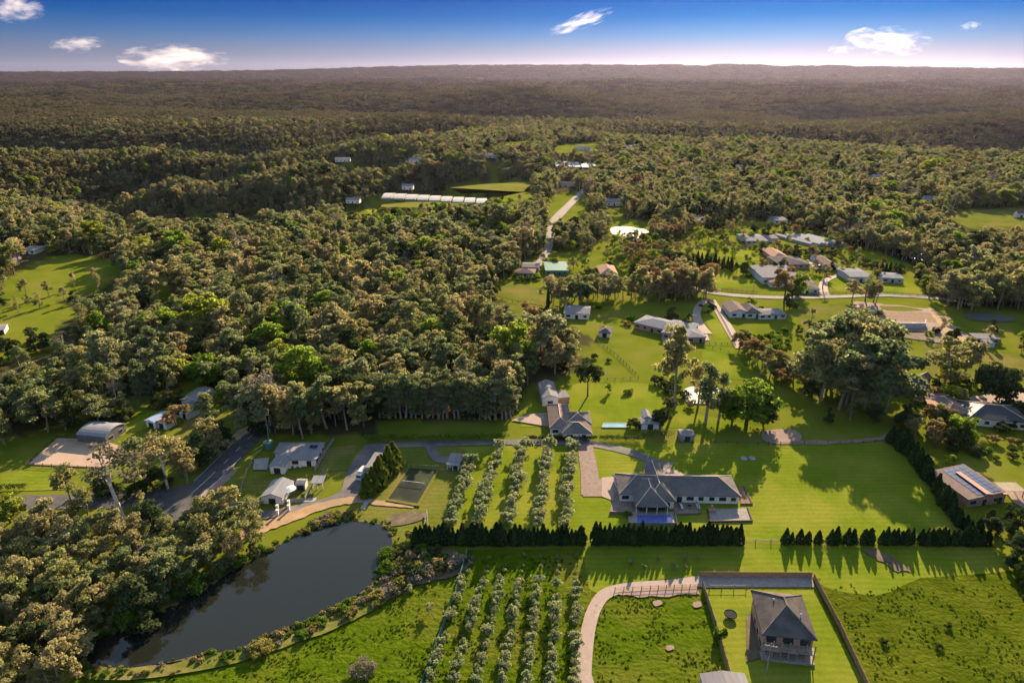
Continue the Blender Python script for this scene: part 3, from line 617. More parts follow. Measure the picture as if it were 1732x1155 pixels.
PROTO_COL = bpy.data.collections.new('tree_models')
def joined(kind):
    out_ = []
    for k, p in enumerate(PROTO[kind]):
        me = bpy.data.meshes.new(kind + '_whole'); nv = len(p.V); nq = nv // 4
        V = [tuple(v) for v in p.V] + list(p.tr.V); Fc = [tuple(range(4 * q, 4 * q + 4)) for q in range(nq)] + [tuple(i + nv for i in f) for f in p.tr.F]
        me.from_pydata(V, [], Fc); me.materials.append(MATS[p.leaf]); me.materials.append(MATS[p.bark])
        mi = np.zeros(len(Fc), np.int32); mi[nq:] = 1; me.polygons.foreach_set('material_index', mi)
        at = me.attributes.new('tone', 'FLOAT', 'FACE'); at.data.foreach_set('value', np.concatenate([p.tone, np.full(len(Fc) - nq, .5)]).astype(np.float32))
        out_.append((me, p.h))
    return out_
def scatter(name, pts, scl, idx, meshes, label, cat):
    """one 'stuff' object: points that carry instances of the given meshes"""
    c = bpy.data.collections.new(name + '_models'); hs = []
    for k, (me, h) in enumerate(meshes):
        o = bpy.data.objects.new('%s_model_%03d' % (name, k), me); c.objects.link(o); hs.append(h)
    me = bpy.data.meshes.new(name); me.from_pydata([tuple(p) for p in pts], [], [])
    n = len(pts)
    for nm, ty, val in (('proto', 'INT', np.asarray(idx, np.int32)), ('size', 'FLOAT', np.asarray(scl, np.float32)), ('turn', 'FLOAT', rng.uniform(0, 6.28, n).astype(np.float32)), ('wide', 'FLOAT', rng.uniform(.8, 1.3, n).astype(np.float32))):
        a = me.attributes.new(nm, ty, 'POINT'); a.data.foreach_set('value', val)
    o = bpy.data.objects.new(name, me); link(o); tag(o, label, cat, None, 'stuff')
    ng = bpy.data.node_groups.new(name + '_scatter', 'GeometryNodeTree')
    ng.interface.new_socket('Geometry', in_out='INPUT', socket_type='NodeSocketGeometry'); ng.interface.new_socket('Geometry', in_out='OUTPUT', socket_type='NodeSocketGeometry')
    N = ng.nodes.new; K = ng.links.new
    gi, go = N('NodeGroupInput'), N('NodeGroupOutput')
    ci = N('GeometryNodeCollectionInfo'); ci.inputs[0].default_value = c; ci.inputs[1].default_value = True; ci.inputs[2].default_value = True
    ip = N('GeometryNodeInstanceOnPoints'); ip.inputs['Pick Instance'].default_value = True
    def na(nm, ty):
        x = N('GeometryNodeInputNamedAttribute'); x.data_type = ty; x.inputs[0].default_value = nm; return x.outputs[0]
    K(gi.outputs[0], ip.inputs['Points']); K(ci.outputs[0], ip.inputs['Instance']); K(na('proto', 'INT'), ip.inputs['Instance Index'])
    cx = N('ShaderNodeCombineXYZ'); K(na('turn', 'FLOAT'), cx.inputs[2])
    er = N('FunctionNodeEulerToRotation'); K(cx.outputs[0], er.inputs[0]); K(er.outputs[0], ip.inputs['Rotation'])
    sz = na('size', 'FLOAT'); mw = N('ShaderNodeMath'); mw.operation = 'MULTIPLY'; K(sz, mw.inputs[0]); K(na('wide', 'FLOAT'), mw.inputs[1])
    c2 = N('ShaderNodeCombineXYZ'); K(mw.outputs[0], c2.inputs[0]); K(mw.outputs[0], c2.inputs[1]); K(sz, c2.inputs[2]); K(c2.outputs[0], ip.inputs['Scale']); K(ip.outputs[0], go.inputs[0])
    md = o.modifiers.new('scatter', 'NODES'); md.node_group = ng
    return o

# ------------------------------------------------------------------ buildings
def fit(fl, fr, bl, h):
    a, b, c = W(*fl, h), W(*fr, h), W(*bl, h)
    u = (b - a).to_2d(); L = u.length; u.normalize(); v = Vector((-u.y, u.x)); D = (c - a).to_2d().dot(v)
    if D < 0: D = abs(D); v = -v
    ce = a.to_2d() + u * L / 2 + v * D / 2
    return ce.x, ce.y, L, D, math.atan2(u.y, u.x)
def roof_parts(kind, L, D, e, r, axis, mat, xf, parent, caps):
    hl, hd = L / 2, D / 2
    if kind == 'hip':
        k = min(hl, hd) * .98; m = MB(); b = e - .18
        if L >= D: R = [(-(hl - k), 0, e + r), (hl - k, 0, e + r)]; top = [(4, 5, 9, 8), (5, 6, 9), (6, 7, 8, 9), (7, 4, 8)]
        else: R = [(0, -(hd - k), e + r), (0, hd - k, e + r)]; top = [(4, 5, 8), (5, 6, 9, 8), (6, 7, 9), (7, 4, 8, 9)]
        C = [(-hl, -hd), (hl, -hd), (hl, hd), (-hl, hd)]
        m.add([(*c, b) for c in C] + [(*c, e) for c in C] + R, [(3, 2, 1, 0), (0, 1, 5, 4), (1, 2, 6, 5), (2, 3, 7, 6), (3, 0, 4, 7)] + top)
        ro = m.build('roof', mat, parent, xf=xf)
        if caps:
            E4 = [(*c, e + .05) for c in C]; near = [0, 1, 1, 0] if L >= D else [0, 0, 1, 1]
            for q, i in zip(E4, near):
                MB().bar(q, Vector(R[i]) + Vector((0, 0, .05)), .13, n=5).build('ridge_cap', caps, ro, xf=xf)
            MB().bar(Vector(R[0]) + Vector((0, 0, .06)), Vector(R[1]) + Vector((0, 0, .06)), .13, n=5).build('ridge_cap', caps, ro, xf=xf)
    elif kind == 'gable':
        t = .14; m = MB()
        for s_ in (-1, 1):
            if axis == 'x': q = [(-hl, s_ * hd, e), (hl, s_ * hd, e), (hl, 0, e + r), (-hl, 0, e + r)]
            else: q = [(s_ * hl, -hd, e), (s_ * hl, hd, e), (0, hd, e + r), (0, -hd, e + r)]
            m.add(q + [(x, y, z + t) for x, y, z in q], [(0, 1, 2, 3), (7, 6, 5, 4), (0, 4, 5, 1), (1, 5, 6, 2), (2, 6, 7, 3), (3, 7, 4, 0)])
        ro = m.build('roof', mat, parent, xf=xf)
        if caps:
            a, b = ((-hl, 0, e + r + t), (hl, 0, e + r + t)) if axis == 'x' else ((0, -hd, e + r + t), (0, hd, e + r + t))
            MB().bar(a, b, .13, n=5).build('ridge_cap', caps, ro, xf=xf)
    elif kind == 'flat' or kind == 'skillion':
        q = [(-hl, -hd, e), (hl, -hd, e), (hl, hd, e + r), (-hl, hd, e + r)] if axis == 'x' else [(-hl, -hd, e), (hl, -hd, e + r), (hl, hd, e + r), (-hl, hd, e)]
        m = MB(); m.add(q + [(x, y, z + .16) for x, y, z in q], [(3, 2, 1, 0), (4, 5, 6, 7), (0, 1, 5, 4), (1, 2, 6, 5), (2, 3, 7, 6), (3, 0, 4, 7)])
        m.build('roof', mat, parent, xf=xf)
    elif kind == 'arch':
        m = MB(); n = 8; V = []; Fc = []
        for k in range(n + 1):
            s_ = -1 + 2 * k / n; zz = e + r * (1 - s_ * s_)
            V += [(-hl, s_ * hd, zz), (hl, s_ * hd, zz), (-hl, s_ * hd, zz + .12), (hl, s_ * hd, zz + .12)]
        for k in range(n):
            a = 4 * k; Fc += [(a, a + 4, a + 5, a + 1), (a + 2, a + 3, a + 7, a + 6), (a, a + 2, a + 6, a + 4), (a + 1, a + 5, a + 7, a + 3)]
        m.add(V, Fc + [(0, 1, 3, 2), (4 * n, 4 * n + 2, 4 * n + 3, 4 * n + 1)]); m.build('roof', mat, parent, xf=xf)
def walls_part(kind, L, D, e, r, axis, mat, xf, parent):
    hl, hd = L / 2, D / 2; m = MB()
    if kind == 'gable':
        t = -.06
        if axis == 'x': m.add([(-hl, -hd, 0), (hl, -hd, 0), (hl, hd, 0), (-hl, hd, 0), (-hl, -hd, e + t), (hl, -hd, e + t), (hl, hd, e + t), (-hl, hd, e + t), (-hl, 0, e + r * .93 + t), (hl, 0, e + r * .93 + t)], [(0, 1, 5, 4), (2, 3, 7, 6), (1, 2, 6, 9, 5), (3, 0, 4, 8, 7), (4, 5, 9, 8), (6, 7, 8, 9)])
        else: m.add([(-hl, -hd, 0), (hl, -hd, 0), (hl, hd, 0), (-hl, hd, 0), (-hl, -hd, e + t), (hl, -hd, e + t), (hl, hd, e + t), (-hl, hd, e + t), (0, -hd, e + r * .93 + t), (0, hd, e + r * .93 + t)], [(0, 1, 5, 8, 4), (2, 3, 7, 9, 6), (1, 2, 6, 5), (3, 0, 4, 7), (5, 6, 9, 8), (7, 4, 8, 9)])
    elif kind == 'skillion':
        z = (lambda x, y: e + r * ((y + hd) / D if axis == 'x' else (x + hl) / L) - .03)
        c = [(-hl, -hd), (hl, -hd), (hl, hd), (-hl, hd)]
        m.add([(*q, 0) for q in c] + [(*q, z(*q)) for q in c], [(0, 1, 5, 4), (1, 2, 6, 5), (2, 3, 7, 6), (3, 0, 4, 7), (4, 5, 6, 7)])
    elif kind == 'arch':
        n = 8; ss = [-1 + 2 * k / n for k in range(n + 1)]
        for sx in (-1, 1): m.add([(sx * hl, -hd, 0), (sx * hl, hd, 0)] + [(sx * hl, s_ * hd, e + r * (1 - s_ * s_) - .03) for s_ in reversed(ss)], [tuple(range(n + 3))])
        for sy in (-1, 1): m.add([(-hl, sy * hd, 0), (hl, sy * hd, 0), (hl, sy * hd, e), (-hl, sy * hd, e)], [(0, 1, 2, 3)])
    else: m.box(-hl, hl, -hd, hd, 0, e - .2)
    return m.build('wall', mat, parent, xf=xf)
def openings(L, D, e, xf, parent, sides, storeys=1, step=3.2, mat='window_glass', frame='white_paint', door=True):
    hl, hd = L / 2, D / 2
    for sd_ in sides:
        ln = L if sd_ in 'fb' else D; n = max(1, int(ln / step))
        for st in range(storeys):
            z0 = st * 2.75 + .9; z1 = z0 + 1.25
            if z1 > e - .2: z1 = e - .35; z0 = z1 - .9
            for k in range(n):
                c = -ln / 2 + (k + .5) * ln / n; w2 = .75 if (k + st) % 3 else 1.05; isd = door and st == 0 and k == n // 2 and sd_ == 'f'
                za = .05 if isd else z0
                def slab(a, b, zA, zB, d0, d1):
                    m = MB()
                    if sd_ == 'f': m.box(a, b, -hd - d1, -hd + d0, zA, zB)
                    elif sd_ == 'b': m.box(a, b, hd - d0, hd + d1, zA, zB)
                    elif sd_ == 'l': m.box(-hl - d1, -hl + d0, a, b, zA, zB)
                    else: m.box(hl - d0, hl + d1, a, b, zA, zB)
                    return m
                fr = slab(c - w2 - .09, c + w2 + .09, za - .09 if not isd else za, z1 + .09, .02, .05).build('door' if isd else 'window', frame, parent, xf=xf)
                slab(c - w2, c + w2, za + .02, z1, -.03, .085).build('pane', mat, fr, xf=xf)
def xform(cx, cy, a, org): return Matrix.Translation((cx - org[0], cy - org[1], 0)) @ Matrix.Rotation(a, 4, 'Z')
def building(name, label, cat, blocks, group=None, base=None):
    root = None
    for bk in blocks:
        e = bk['e']; cx, cy, L, D, a = fit(bk['fl'], bk['fr'], bk['bl'], e) if 'fl' in bk else bk['rect']
        if root is None:
            org = (cx, cy); root = tag(empty(name, (cx, cy, .03)), label, cat, group)
        xf = xform(cx, cy, a, org); k = bk.get('k', 'hip'); r = bk.get('r', 1.8); ax = bk.get('ax', 'x'); ov = bk.get('ov', .45)
        wL, wD = L - 2 * ov, D - 2 * ov
        roof_parts(k, L, D, e, r, ax, bk.get('roof', 'slate_tile'), xf, root, bk.get('caps'))
        if bk.get('wall', 'cream_wall'):
            walls_part(k, wL, wD, e, r * (.9 if k in ('gable', 'arch') else 1), ax, bk.get('wall', 'cream_wall'), xf, root)
            if bk.get('win', 'flr'): openings(wL, wD, e, xf, root, bk.get('win', 'flr'), bk.get('st', 1), bk.get('step', 3.4))
        if bk.get('posts'):
            n = bk['posts']
            for q in range(n):
                x = -L / 2 + .35 + q * (L - .7) / (n - 1)
                MB().box(x - .12, x + .12, -D / 2 + .25, -D / 2 + .5, 0, e - .19).build('post', bk.get('pm', 'white_paint'), root, xf=xf)
        bk['_'] = (cx, cy, L, D, a, org, xf)
    return root, blocks
def rect_at(px, py, L, D, deg, z=0): v = W(px, py, z); return (v.x, v.y, L, D, math.radians(deg))

# main house in the long lot -----------------------------------------------------
E = 2.8
root, bk = building('house', 'long dark-tiled homestead with hip roofs beside the blue pool', 'house', [
    dict(fl=(1047, 836), fr=(1254, 840), bl=(1048, 800), e=E, r=3.1, roof='slate_tile', caps='ridge_tan', win='lfr', step=3.0),
    dict(fl=(1075, 857), fr=(1132, 858), bl=(1082, 812), e=E, r=3.7, roof='slate_tile', caps='ridge_tan', wall=None, posts=4),
    dict(fl=(1094, 848), fr=(1144, 848), bl=(1098, 808), e=E + .05, r=3.5, roof='slate_tile', caps='ridge_tan', win='f', ov=.5),
    dict(fl=(1096, 812), fr=(1126, 812), bl=(1097, 786), e=E + .02, r=1.6, k='gable', ax='y', roof='slate_tile', caps='ridge_tan', win='lr'),
    dict(fl=(1046, 822), fr=(1068, 820), bl=(1046, 801), e=E - .3, r=.9, k='hip', roof='brown_tile', win='l'),
    dict(fl=(1062, 815), fr=(1088, 815), bl=(1062, 800), e=E - .2, r=1.0, k='hip', roof='brown_tile', win=''),
    dict(fl=(1140, 815), fr=(1170, 816), bl=(1140, 804), e=E - .1, r=1.2, k='hip', roof='slate_tile', win=''),
    dict(fl=(1160, 818), fr=(1184, 818), bl=(1160, 808), e=E - .15, r=.8, k='hip', roof='slate_tile', win=''),
    dict(fl=(1205, 818), fr=(1230, 818), bl=(1205, 806), e=E - .1, r=1.0, k='hip', roof='slate_tile', win=''),
])
# recessed verandah room under the front wing
cx, cy, L, D, a, org, xf = bk[1]['_']
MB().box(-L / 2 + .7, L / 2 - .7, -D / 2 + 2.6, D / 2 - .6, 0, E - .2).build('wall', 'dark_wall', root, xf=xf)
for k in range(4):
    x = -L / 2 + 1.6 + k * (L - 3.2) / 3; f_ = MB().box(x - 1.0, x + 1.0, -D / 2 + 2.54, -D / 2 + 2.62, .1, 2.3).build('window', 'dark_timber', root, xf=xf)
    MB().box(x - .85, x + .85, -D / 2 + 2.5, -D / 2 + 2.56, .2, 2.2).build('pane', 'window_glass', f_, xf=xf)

def slab_px(name, poly, z0, z1, mat, label, cat, group=None):
    pts = [W(*p) for p in poly]; n = len(pts); o = pts[0]
    V = [(p.x - o.x, p.y - o.y, z0) for p in pts] + [(p.x - o.x, p.y - o.y, z1) for p in pts]
    Fc = [tuple(range(n - 1, -1, -1)), tuple(range(n, 2 * n))] + [(i, (i + 1) % n, n + (i + 1) % n, n + i) for i in range(n)]
    return tag(mobj(name, V, Fc, mat, loc=(o.x, o.y, 0)), label, cat, group)
# pool with coping and glass-fence posts
pl = empty('swimming_pool', W(1106, 878)); tag(pl, 'rectangular deep blue swimming pool on pale paving beside the homestead', 'pool')
def pool(root, poly, water):
    o = root.location; pts = [W(*p) - o for p in poly]
    mobj('water', [(p.x, p.y, .27) for p in pts], [(0, 1, 2, 3)], water, root)
    for a, b in zip(pts, pts[1:] + pts[:1]):
        d = (b - a).to_2d().normalized(); n = Vector((d.y, -d.x)); e0, e1 = a.to_2d() - d * .0, b.to_2d() + d * .5
        V = [(*e0, .24), (*e1, .24), (*(e1 + n * .5), .24), (*(e0 + n * .5), .24)]
        mobj('coping', V + [(x, y, .36) for x, y, z in V], [(3, 2, 1, 0), (4, 5, 6, 7), (0, 1, 5, 4), (1, 2, 6, 5), (2, 3, 7, 6), (3, 0, 4, 7)], 'concrete', root)
pool(pl, [(1077, 885), (1137, 885), (1134, 872), (1078, 872)], 'pool_tile')
# patio furniture round the fire pit
v = W(1166, 858)
fp = empty('fire_pit', (v.x, v.y, .16)); tag(fp, 'square dark fire pit in the middle of the paved patio', 'fire pit')
MB().box(-.9, .9, -.9, .9, 0, .45).build('surround', 'brown_paving', fp); MB().box(-.6, .6, -.6, .6, .45, .5).build('bowl', 'black_rubber', fp)
for dx, dy, rz, nm in ((0, 2.2, 0, 'on the homestead side'), (-2.4, 0, 90, 'facing the fire pit from the verandah side'), (2.5, 0, -90, 'facing the fire pit from the lawn side')):
    c = empty('bench_seat', (v.x + dx, v.y + dy, .16), math.radians(rz)); tag(c, 'white bench seat ' + nm, 'bench', 'benches round the fire pit')
    MB().box(-1.3, 1.3, -.35, .35, .25, .45).build('seat', 'white_paint', c); MB().box(-1.3, 1.3, .27, .35, .45, .85).build('backrest', 'white_paint', c)
    for s_ in (-1, 1): MB().box(s_ * 1.1 - .08, s_ * 1.1 + .08, -.3, .3, 0, .25).build('leg', 'timber', c)
for q, lb in (((1258, 776), 'round white concrete tank lid set in the shaded lawn'), ((1272, 776), 'round white concrete tank lid set in the shaded lawn')):
    v = W(*q); o = MB().lathe([(1.15, 0), (1.15, .35), (1.05, .42), (.35, .44), (.33, .52), (.02, .54)], 18).build('tank_lid', 'concrete', loc=(v.x, v.y, .02)); tag(o, lb, 'tank lid', 'tank lids on the lawn')
v = W(1204, 866); bbq = empty('brick_barbecue', (v.x, v.y, .16)); tag(bbq, 'small terracotta brick barbecue on the corner of the gravel court', 'barbecue')
MB().box(-.9, .9, -.5, .5, 0, .9).build('hearth', 'brick_wall', bbq); MB().box(-.35, .35, .1, .5, .9, 2.0).build('chimney', 'brick_wall', bbq)

# low edging walls round terraces
def wall_line(name, line, h, t, mat, label, cat='wall', group=None):
    pts = [P(*p) for p in line]; m = MB(); o = pts[0]
    for a, b in zip(pts[:-1], pts[1:]):
        d = (b - a).to_2d().normalized(); n = Vector((-d.y, d.x)) * t / 2; A = (a - o).to_2d(); B = (b - o).to_2d() + d * t / 2
        V = [(*(A - n), 0), (*(B - n), 0), (*(B + n), 0), (*(A + n), 0)]
        m.add(V + [(x, y, h) for x, y, z in V], [(3, 2, 1, 0), (4, 5, 6, 7), (0, 1, 5, 4), (1, 2, 6, 5), (2, 3, 7, 6), (3, 0, 4, 7)])
    return tag(m.build(name, mat, loc=(o.x, o.y, o.z + .02)), label, cat, group)
wall_line('edging_wall', [(1196, 862), (1201, 883), (1272, 882), (1264, 860)], .5, .3, 'dark_timber', 'low dark timber edging round the gravel court')
wall_line('edging_wall', [(1031, 868), (1058, 869)], .8, .3, 'brown_paving', 'low retaining wall below the terrace beside the pool')
wall_line('edging_wall', [(1177, 848), (1184, 869), (1142, 871)], .6, .3, 'brown_paving', 'low wall round the fire pit patio')
wall_line('edging_wall', [(1257, 824), (1272, 853), (1253, 853)], .4, .3, 'dark_timber', 'dark edging round the garden bed at the end of the homestead')
wall_line('pool_fence', [(1141, 866), (1145, 889), (1064, 889)], 1.1, .05, 'grey_metal', 'thin grey pool fence on the edge of the pale deck', 'fence')

# two-storey house lower right -----------------------------------------------------
root, bk = building('house', 'two-storey house with dark pyramid-like roof inside a brown paling fence', 'house', [
    dict(fl=(1289, 1073), fr=(1383, 1083), bl=(1265, 997), e=5.6, r=3.7, roof='dark_tile', caps='brown_tile', wall='brick_wall', ov=.6, win='lrb', st=2, step=2.6)])
cx, cy, L, D, a, org, xf = bk[0]['_']
MB().box(-L / 2 + .2, L / 2 - .2, -D / 2 - 1.7, -D / 2 + .55, 0, .5).build('porch_slab', 'grey_timber', root, xf=xf)
MB().box(-L / 2 + .3, L / 2 - .3, -D / 2 - 1.5, -D / 2 + .5, 2.7, 2.9).build('balcony_floor', 'grey_timber', root, xf=xf)
for k in range(7):
    x = -L / 2 + .6 + k * (L - 1.2) / 6
    MB().box(x - .1, x + .1, -D / 2 - 1.45, -D / 2 - 1.2, .5, 5.4).build('post', 'timber', root, xf=xf)
for zz in (3.3, 3.8): MB().box(-L / 2 + .5, L / 2 - .5, -D / 2 - 1.38, -D / 2 - 1.3, zz, zz + .07).build('rail', 'timber', root, xf=xf)
for st in (0, 1):
    for k in range(3):
        x = -L / 2 + 2.2 + k * (L - 4.4) / 2; z0 = .5 + st * 2.75
        f_ = MB().box(x - 1.1, x + 1.1, -D / 2 + .5, -D / 2 + .64, z0, z0 + 2.2).build('window', 'dark_timber', root, xf=xf); MB().box(x - .95, x + .95, -D / 2 + .46, -D / 2 + .55, z0 + .1, z0 + 2.1).build('pane', 'window_glass', f_, xf=xf)
for (x, y) in ((-2.0, 1.5), (3.0, -2.5)): MB().lathe([(.16, 5.6 + 1.2), (.16, 5.6 + 2.7), (.22, 5.6 + 2.75), (.02, 5.6 + 2.9)], 8, (x, y)).build('roof_vent', 'steel', root, xf=xf)
building('garden_shed', 'small pale metal shed with low gable roof below the two-storey house', 'shed', [dict(fl=(1193, 1172), fr=(1272, 1172), bl=(1195, 1139), e=2.5, r=.8, k='gable', ax='y', roof='pale_metal', wall='grey_wall', ov=.2, win='f')])
v = W(1235, 1043); t = empty('trampoline', (v.x, v.y, .1)); tag(t, 'round black trampoline on the lawn beside the two-storey house', 'trampoline')
MB().lathe([(1.25, .78), (1.25, .84), (.02, .85)], 20).build('mat', 'black_rubber', t); m = MB()
for k in range(20): m.bar((1.4 * math.cos(k * .314), 1.4 * math.sin(k * .314), .8), (1.4 * math.cos(k * .314 + .314), 1.4 * math.sin(k * .314 + .314), .8), .14)
m.build('rim', 'black_rubber', t)
for k in range(4): c_, s_ = math.cos(k * 1.57 + .4) * 1.4, math.sin(k * 1.57 + .4) * 1.4; MB().bar((c_, s_, 0), (c_, s_, .8), .05).build('leg', 'steel', t)

# fences
def fence(name, line, label, h=1.2, step=3.0, rails=(.45, .85, 1.15), mat='grey_timber', panel=None, group=None, rr=.05, pr=.08):
    pts = [P(*p) for p in line]; root = tag(empty(name, pts[0]), label, 'fence', group); o = pts[0]
    pm = None
    for a, b in zip(pts[:-1], pts[1:]):
        L = (b - a).length; n = max(1, round(L / step)); d = (b - a) / n; ang = math.atan2(d.y, d.x)
        for k in range(n + 1):
            q = a + d * k - o
            if pm is None: pm = MB().box(-pr, pr, -pr, pr, -.1, h + .1).build('post', mat, root, loc=q); pm.rotation_euler.z = ang
            else: c = bpy.data.objects.new('post', pm.data); c.location = q; c.rotation_euler.z = ang; link(c, root)
        for z in rails:
            m = MB().bar(a - o + Vector((0, 0, z)), b - o + Vector((0, 0, z)), rr, n=4); m.build('rail', mat, root)
        if panel:
            pd = None
            for k in range(n):
                q = a + d * (k + .5) - o
                if pd is None: pd = MB().box(-d.length / 2 + pr, d.length / 2 - pr, -.025, .025, .05, h).build('panel', panel, root, loc=q)
                else: c = bpy.data.objects.new('panel', pd.data); c.location = q; link(c, root); pdx = c
                (pd if k == 0 else pdx).rotation_euler.z = ang
    return root
fence('paling_fence', [(1184, 976), (1372, 977)], 'brown paling fence along the back of the gravel court', 1.8, 4, (), 'timber', 'timber', 'paling fences round the two-storey house')
fence('paling_fence', [(1376, 980), (1418, 1060), (1470, 1172)], 'long brown paling fence beside the open pasture', 1.9, 4, (), 'timber', 'timber', 'paling fences round the two-storey house')
fence('paling_fence', [(1188, 992), (1210, 1060), (1236, 1150)], 'brown paling fence between the meadow and the lawn with the trampoline', 1.8, 4, (), 'dark_timber', 'timber', 'paling fences round the two-storey house')
fence('picket_fence', [(1200, 995), (1262, 995)], 'row of posts between the gravel court and the lawn with the trampoline', 1.2, 3.2, (1.0,), 'grey_timber')
fence('boundary_fence', [(1252, 917), (1330, 918), (1500, 919), (1640, 919)], 'low wire fence behind the separate cypresses', 1.1, 4, (.4, .8, 1.05), 'grey_timber', rr=.03)
fence('boundary_fence', [(1150, 748), (1230, 750), (1300, 752), (1500, 748)], 'low wire fence along the shaded top of the lawn', 1.1, 4, (.5, 1.0), 'dark_timber', rr=.04)
fence('net_fence', [(790, 936), (775, 990), (745, 1075), (712, 1165)], 'pale green shade-cloth fence beside the lower orchard', 1.7, 4, (), 'grey_timber', 'net_green')
fence('stock_fence', [(1040, 1000), (1100, 997), (1180, 994)], 'short timber fence on the dirt strip above the meadow', 1.3, 2, (.6, 1.1), 'timber')
fence('arena_fence', [(97, 740), (165, 741)], 'timber rail fence on the far edge of the sand arena', 1.3, 3, (.6, 1.1), 'dark_timber')
fence('arena_fence', [(97, 740), (44, 788), (178, 795)], 'timber rail fence round the near edge of the sand arena', 1.3, 3, (.6, 1.1), 'dark_timber')
fence('garden_fence', [(533, 797), (556, 758), (566, 745)], 'grey paling fence between the pale-roofed house and the dry paddock', 1.6, 3, (), 'grey_timber', 'grey_timber')
fence('garden_fence', [(516, 846), (535, 818), (550, 798)], 'grey paling fence beside the open carport', 1.5, 3, (), 'grey_timber', 'grey_timber')
fence('garden_fence', [(372, 856), (440, 852), (515, 847)], 'pale low fence in front of the garage', 1.0, 3, (), 'grey_timber', 'concrete')
fence('garden_fence', [(406, 838), (414, 806), (430, 775), (450, 756)], 'pale timber fence along the road by the pale-roofed house', 1.1, 3, (.5, 1.0), 'grey_timber')
fence('white_rail_fence', [(343, 790), (370, 763), (388, 745)], 'white rail fence along the grassy road verge', 1.1, 3, (.5, 1.0), 'white_paint')
fence('lane_fence', [(1196, 488), (1230, 492), (1280, 496)], 'dark rail fence along the curved lane', 1.3, 3, (.5, .9, 1.25), 'dark_timber', rr=.08)
fence('lane_fence', [(1350, 499), (1420, 497), (1500, 497), (1565, 502)], 'dark rail fence along the straight lane past the big barn', 1.3, 4, (.5, .9, 1.25), 'dark_timber', rr=.08)
fence('lane_fence', [(1205, 512), (1226, 548), (1244, 585)], 'dark rail fence beside the straight side lane', 1.2, 3, (.5, 1.1), 'dark_timber', rr=.07)
fence('lane_fence', [(1190, 582), (1240, 584)], 'dark rail fence crossing the paddock below the side lane', 1.2, 3, (.5, 1.1), 'dark_timber', rr=.06)
fence('paddock_fence', [(1010, 578), (1045, 604), (1075, 633)], 'grey rail fence running down the shaded paddock', 1.2, 3.5, (.5, 1.1), 'dark_timber', rr=.06)
fence('paddock_fence', [(1000, 645), (1080, 641)], 'grey rail fence crossing behind the umbrella pine', 1.2, 3.5, (.5, 1.1), 'dark_timber', rr=.06)
fence('paddock_fence', [(1130, 580), (1180, 584), (1245, 600)], 'thin rail fence below the grey-roofed villa', 1.2, 3.5, (.5, 1.1), 'dark_timber', rr=.05)
fence('paddock_fence', [(1360, 562), (1440, 556)], 'thin rail fence behind the round paddock tree', 1.2, 3.5, (.5, 1.1), 'dark_timber', rr=.05)
fence('paddock_fence', [(1530, 578), (1590, 580)], 'thin rail fence below the building site', 1.2, 3.5, (.5, 1.1), 'dark_timber', rr=.05)
fence('paddock_fence', [(830, 506), (925, 521)], 'thin rail fence along the edge of the grey-green wood', 1.2, 3.5, (.5, 1.1), 'dark_timber', rr=.05)
fence('court_fence', [(691, 792), (742, 795)], 'pale mesh fence behind the tennis court', 1.6, 2.2, (.1, 1.6), 'pale_metal', None, rr=.04)

# tennis court
ct = [W(656, 846), W(707, 855), W(740, 795), W(692, 792)]
sheet('court_apron', [(652, 848), (710, 858), (745, 793), (690, 790)], 'rough_lawn')
sheet('tennis_court', [(657, 845), (706, 853), (739, 796), (693, 793)], 'court_green')
def cuv(u, v, z=.36):
    a = ct[0].lerp(ct[1], u); b = ct[3].lerp(ct[2], u); q = a.lerp(b, v); return Vector((q.x, q.y, z))
def cline(u0, v0, u1, v1, w_=.12):
    a, b = cuv(u0, v0), cuv(u1, v1); d = (b - a).to_2d().normalized(); n = Vector((-d.y, d.x, 0)) * w_ / 2
    tag(mobj('court_line', [a - n, b - n, b + n, a + n], [(3, 2, 1, 0)], 'white_paint'), kind='structure')
for u in (.16, .26, .74, .84): cline(u, .12, u, .88)
for v_ in (.12, .88): cline(.16, v_, .84, v_)
for v_ in (.32, .68): cline(.26, v_, .74, v_)
cline(.5, .32, .5, .68)
tn = empty('tennis_net', cuv(.5, .5, .36)); tag(tn, 'white-topped net across the dark green tennis court', 'net'); o_ = tn.location
a, b = cuv(.12, .5) - o_, cuv(.88, .5) - o_
for q in (a, b): MB().bar(q, q + Vector((0, 0, 1.1)), .06).build('post', 'steel', tn)
MB().bar(a + Vector((0, 0, 1.0)), b + Vector((0, 0, 1.0)), .07, n=4).build('tape', 'white_paint', tn)
m = MB()
for k in range(30):
    q = a.lerp(b, (k + .5) / 30); m.bar(q, q + Vector((0, 0, .97)), .012, n=3)
m.build('mesh', 'dark_timber', tn)

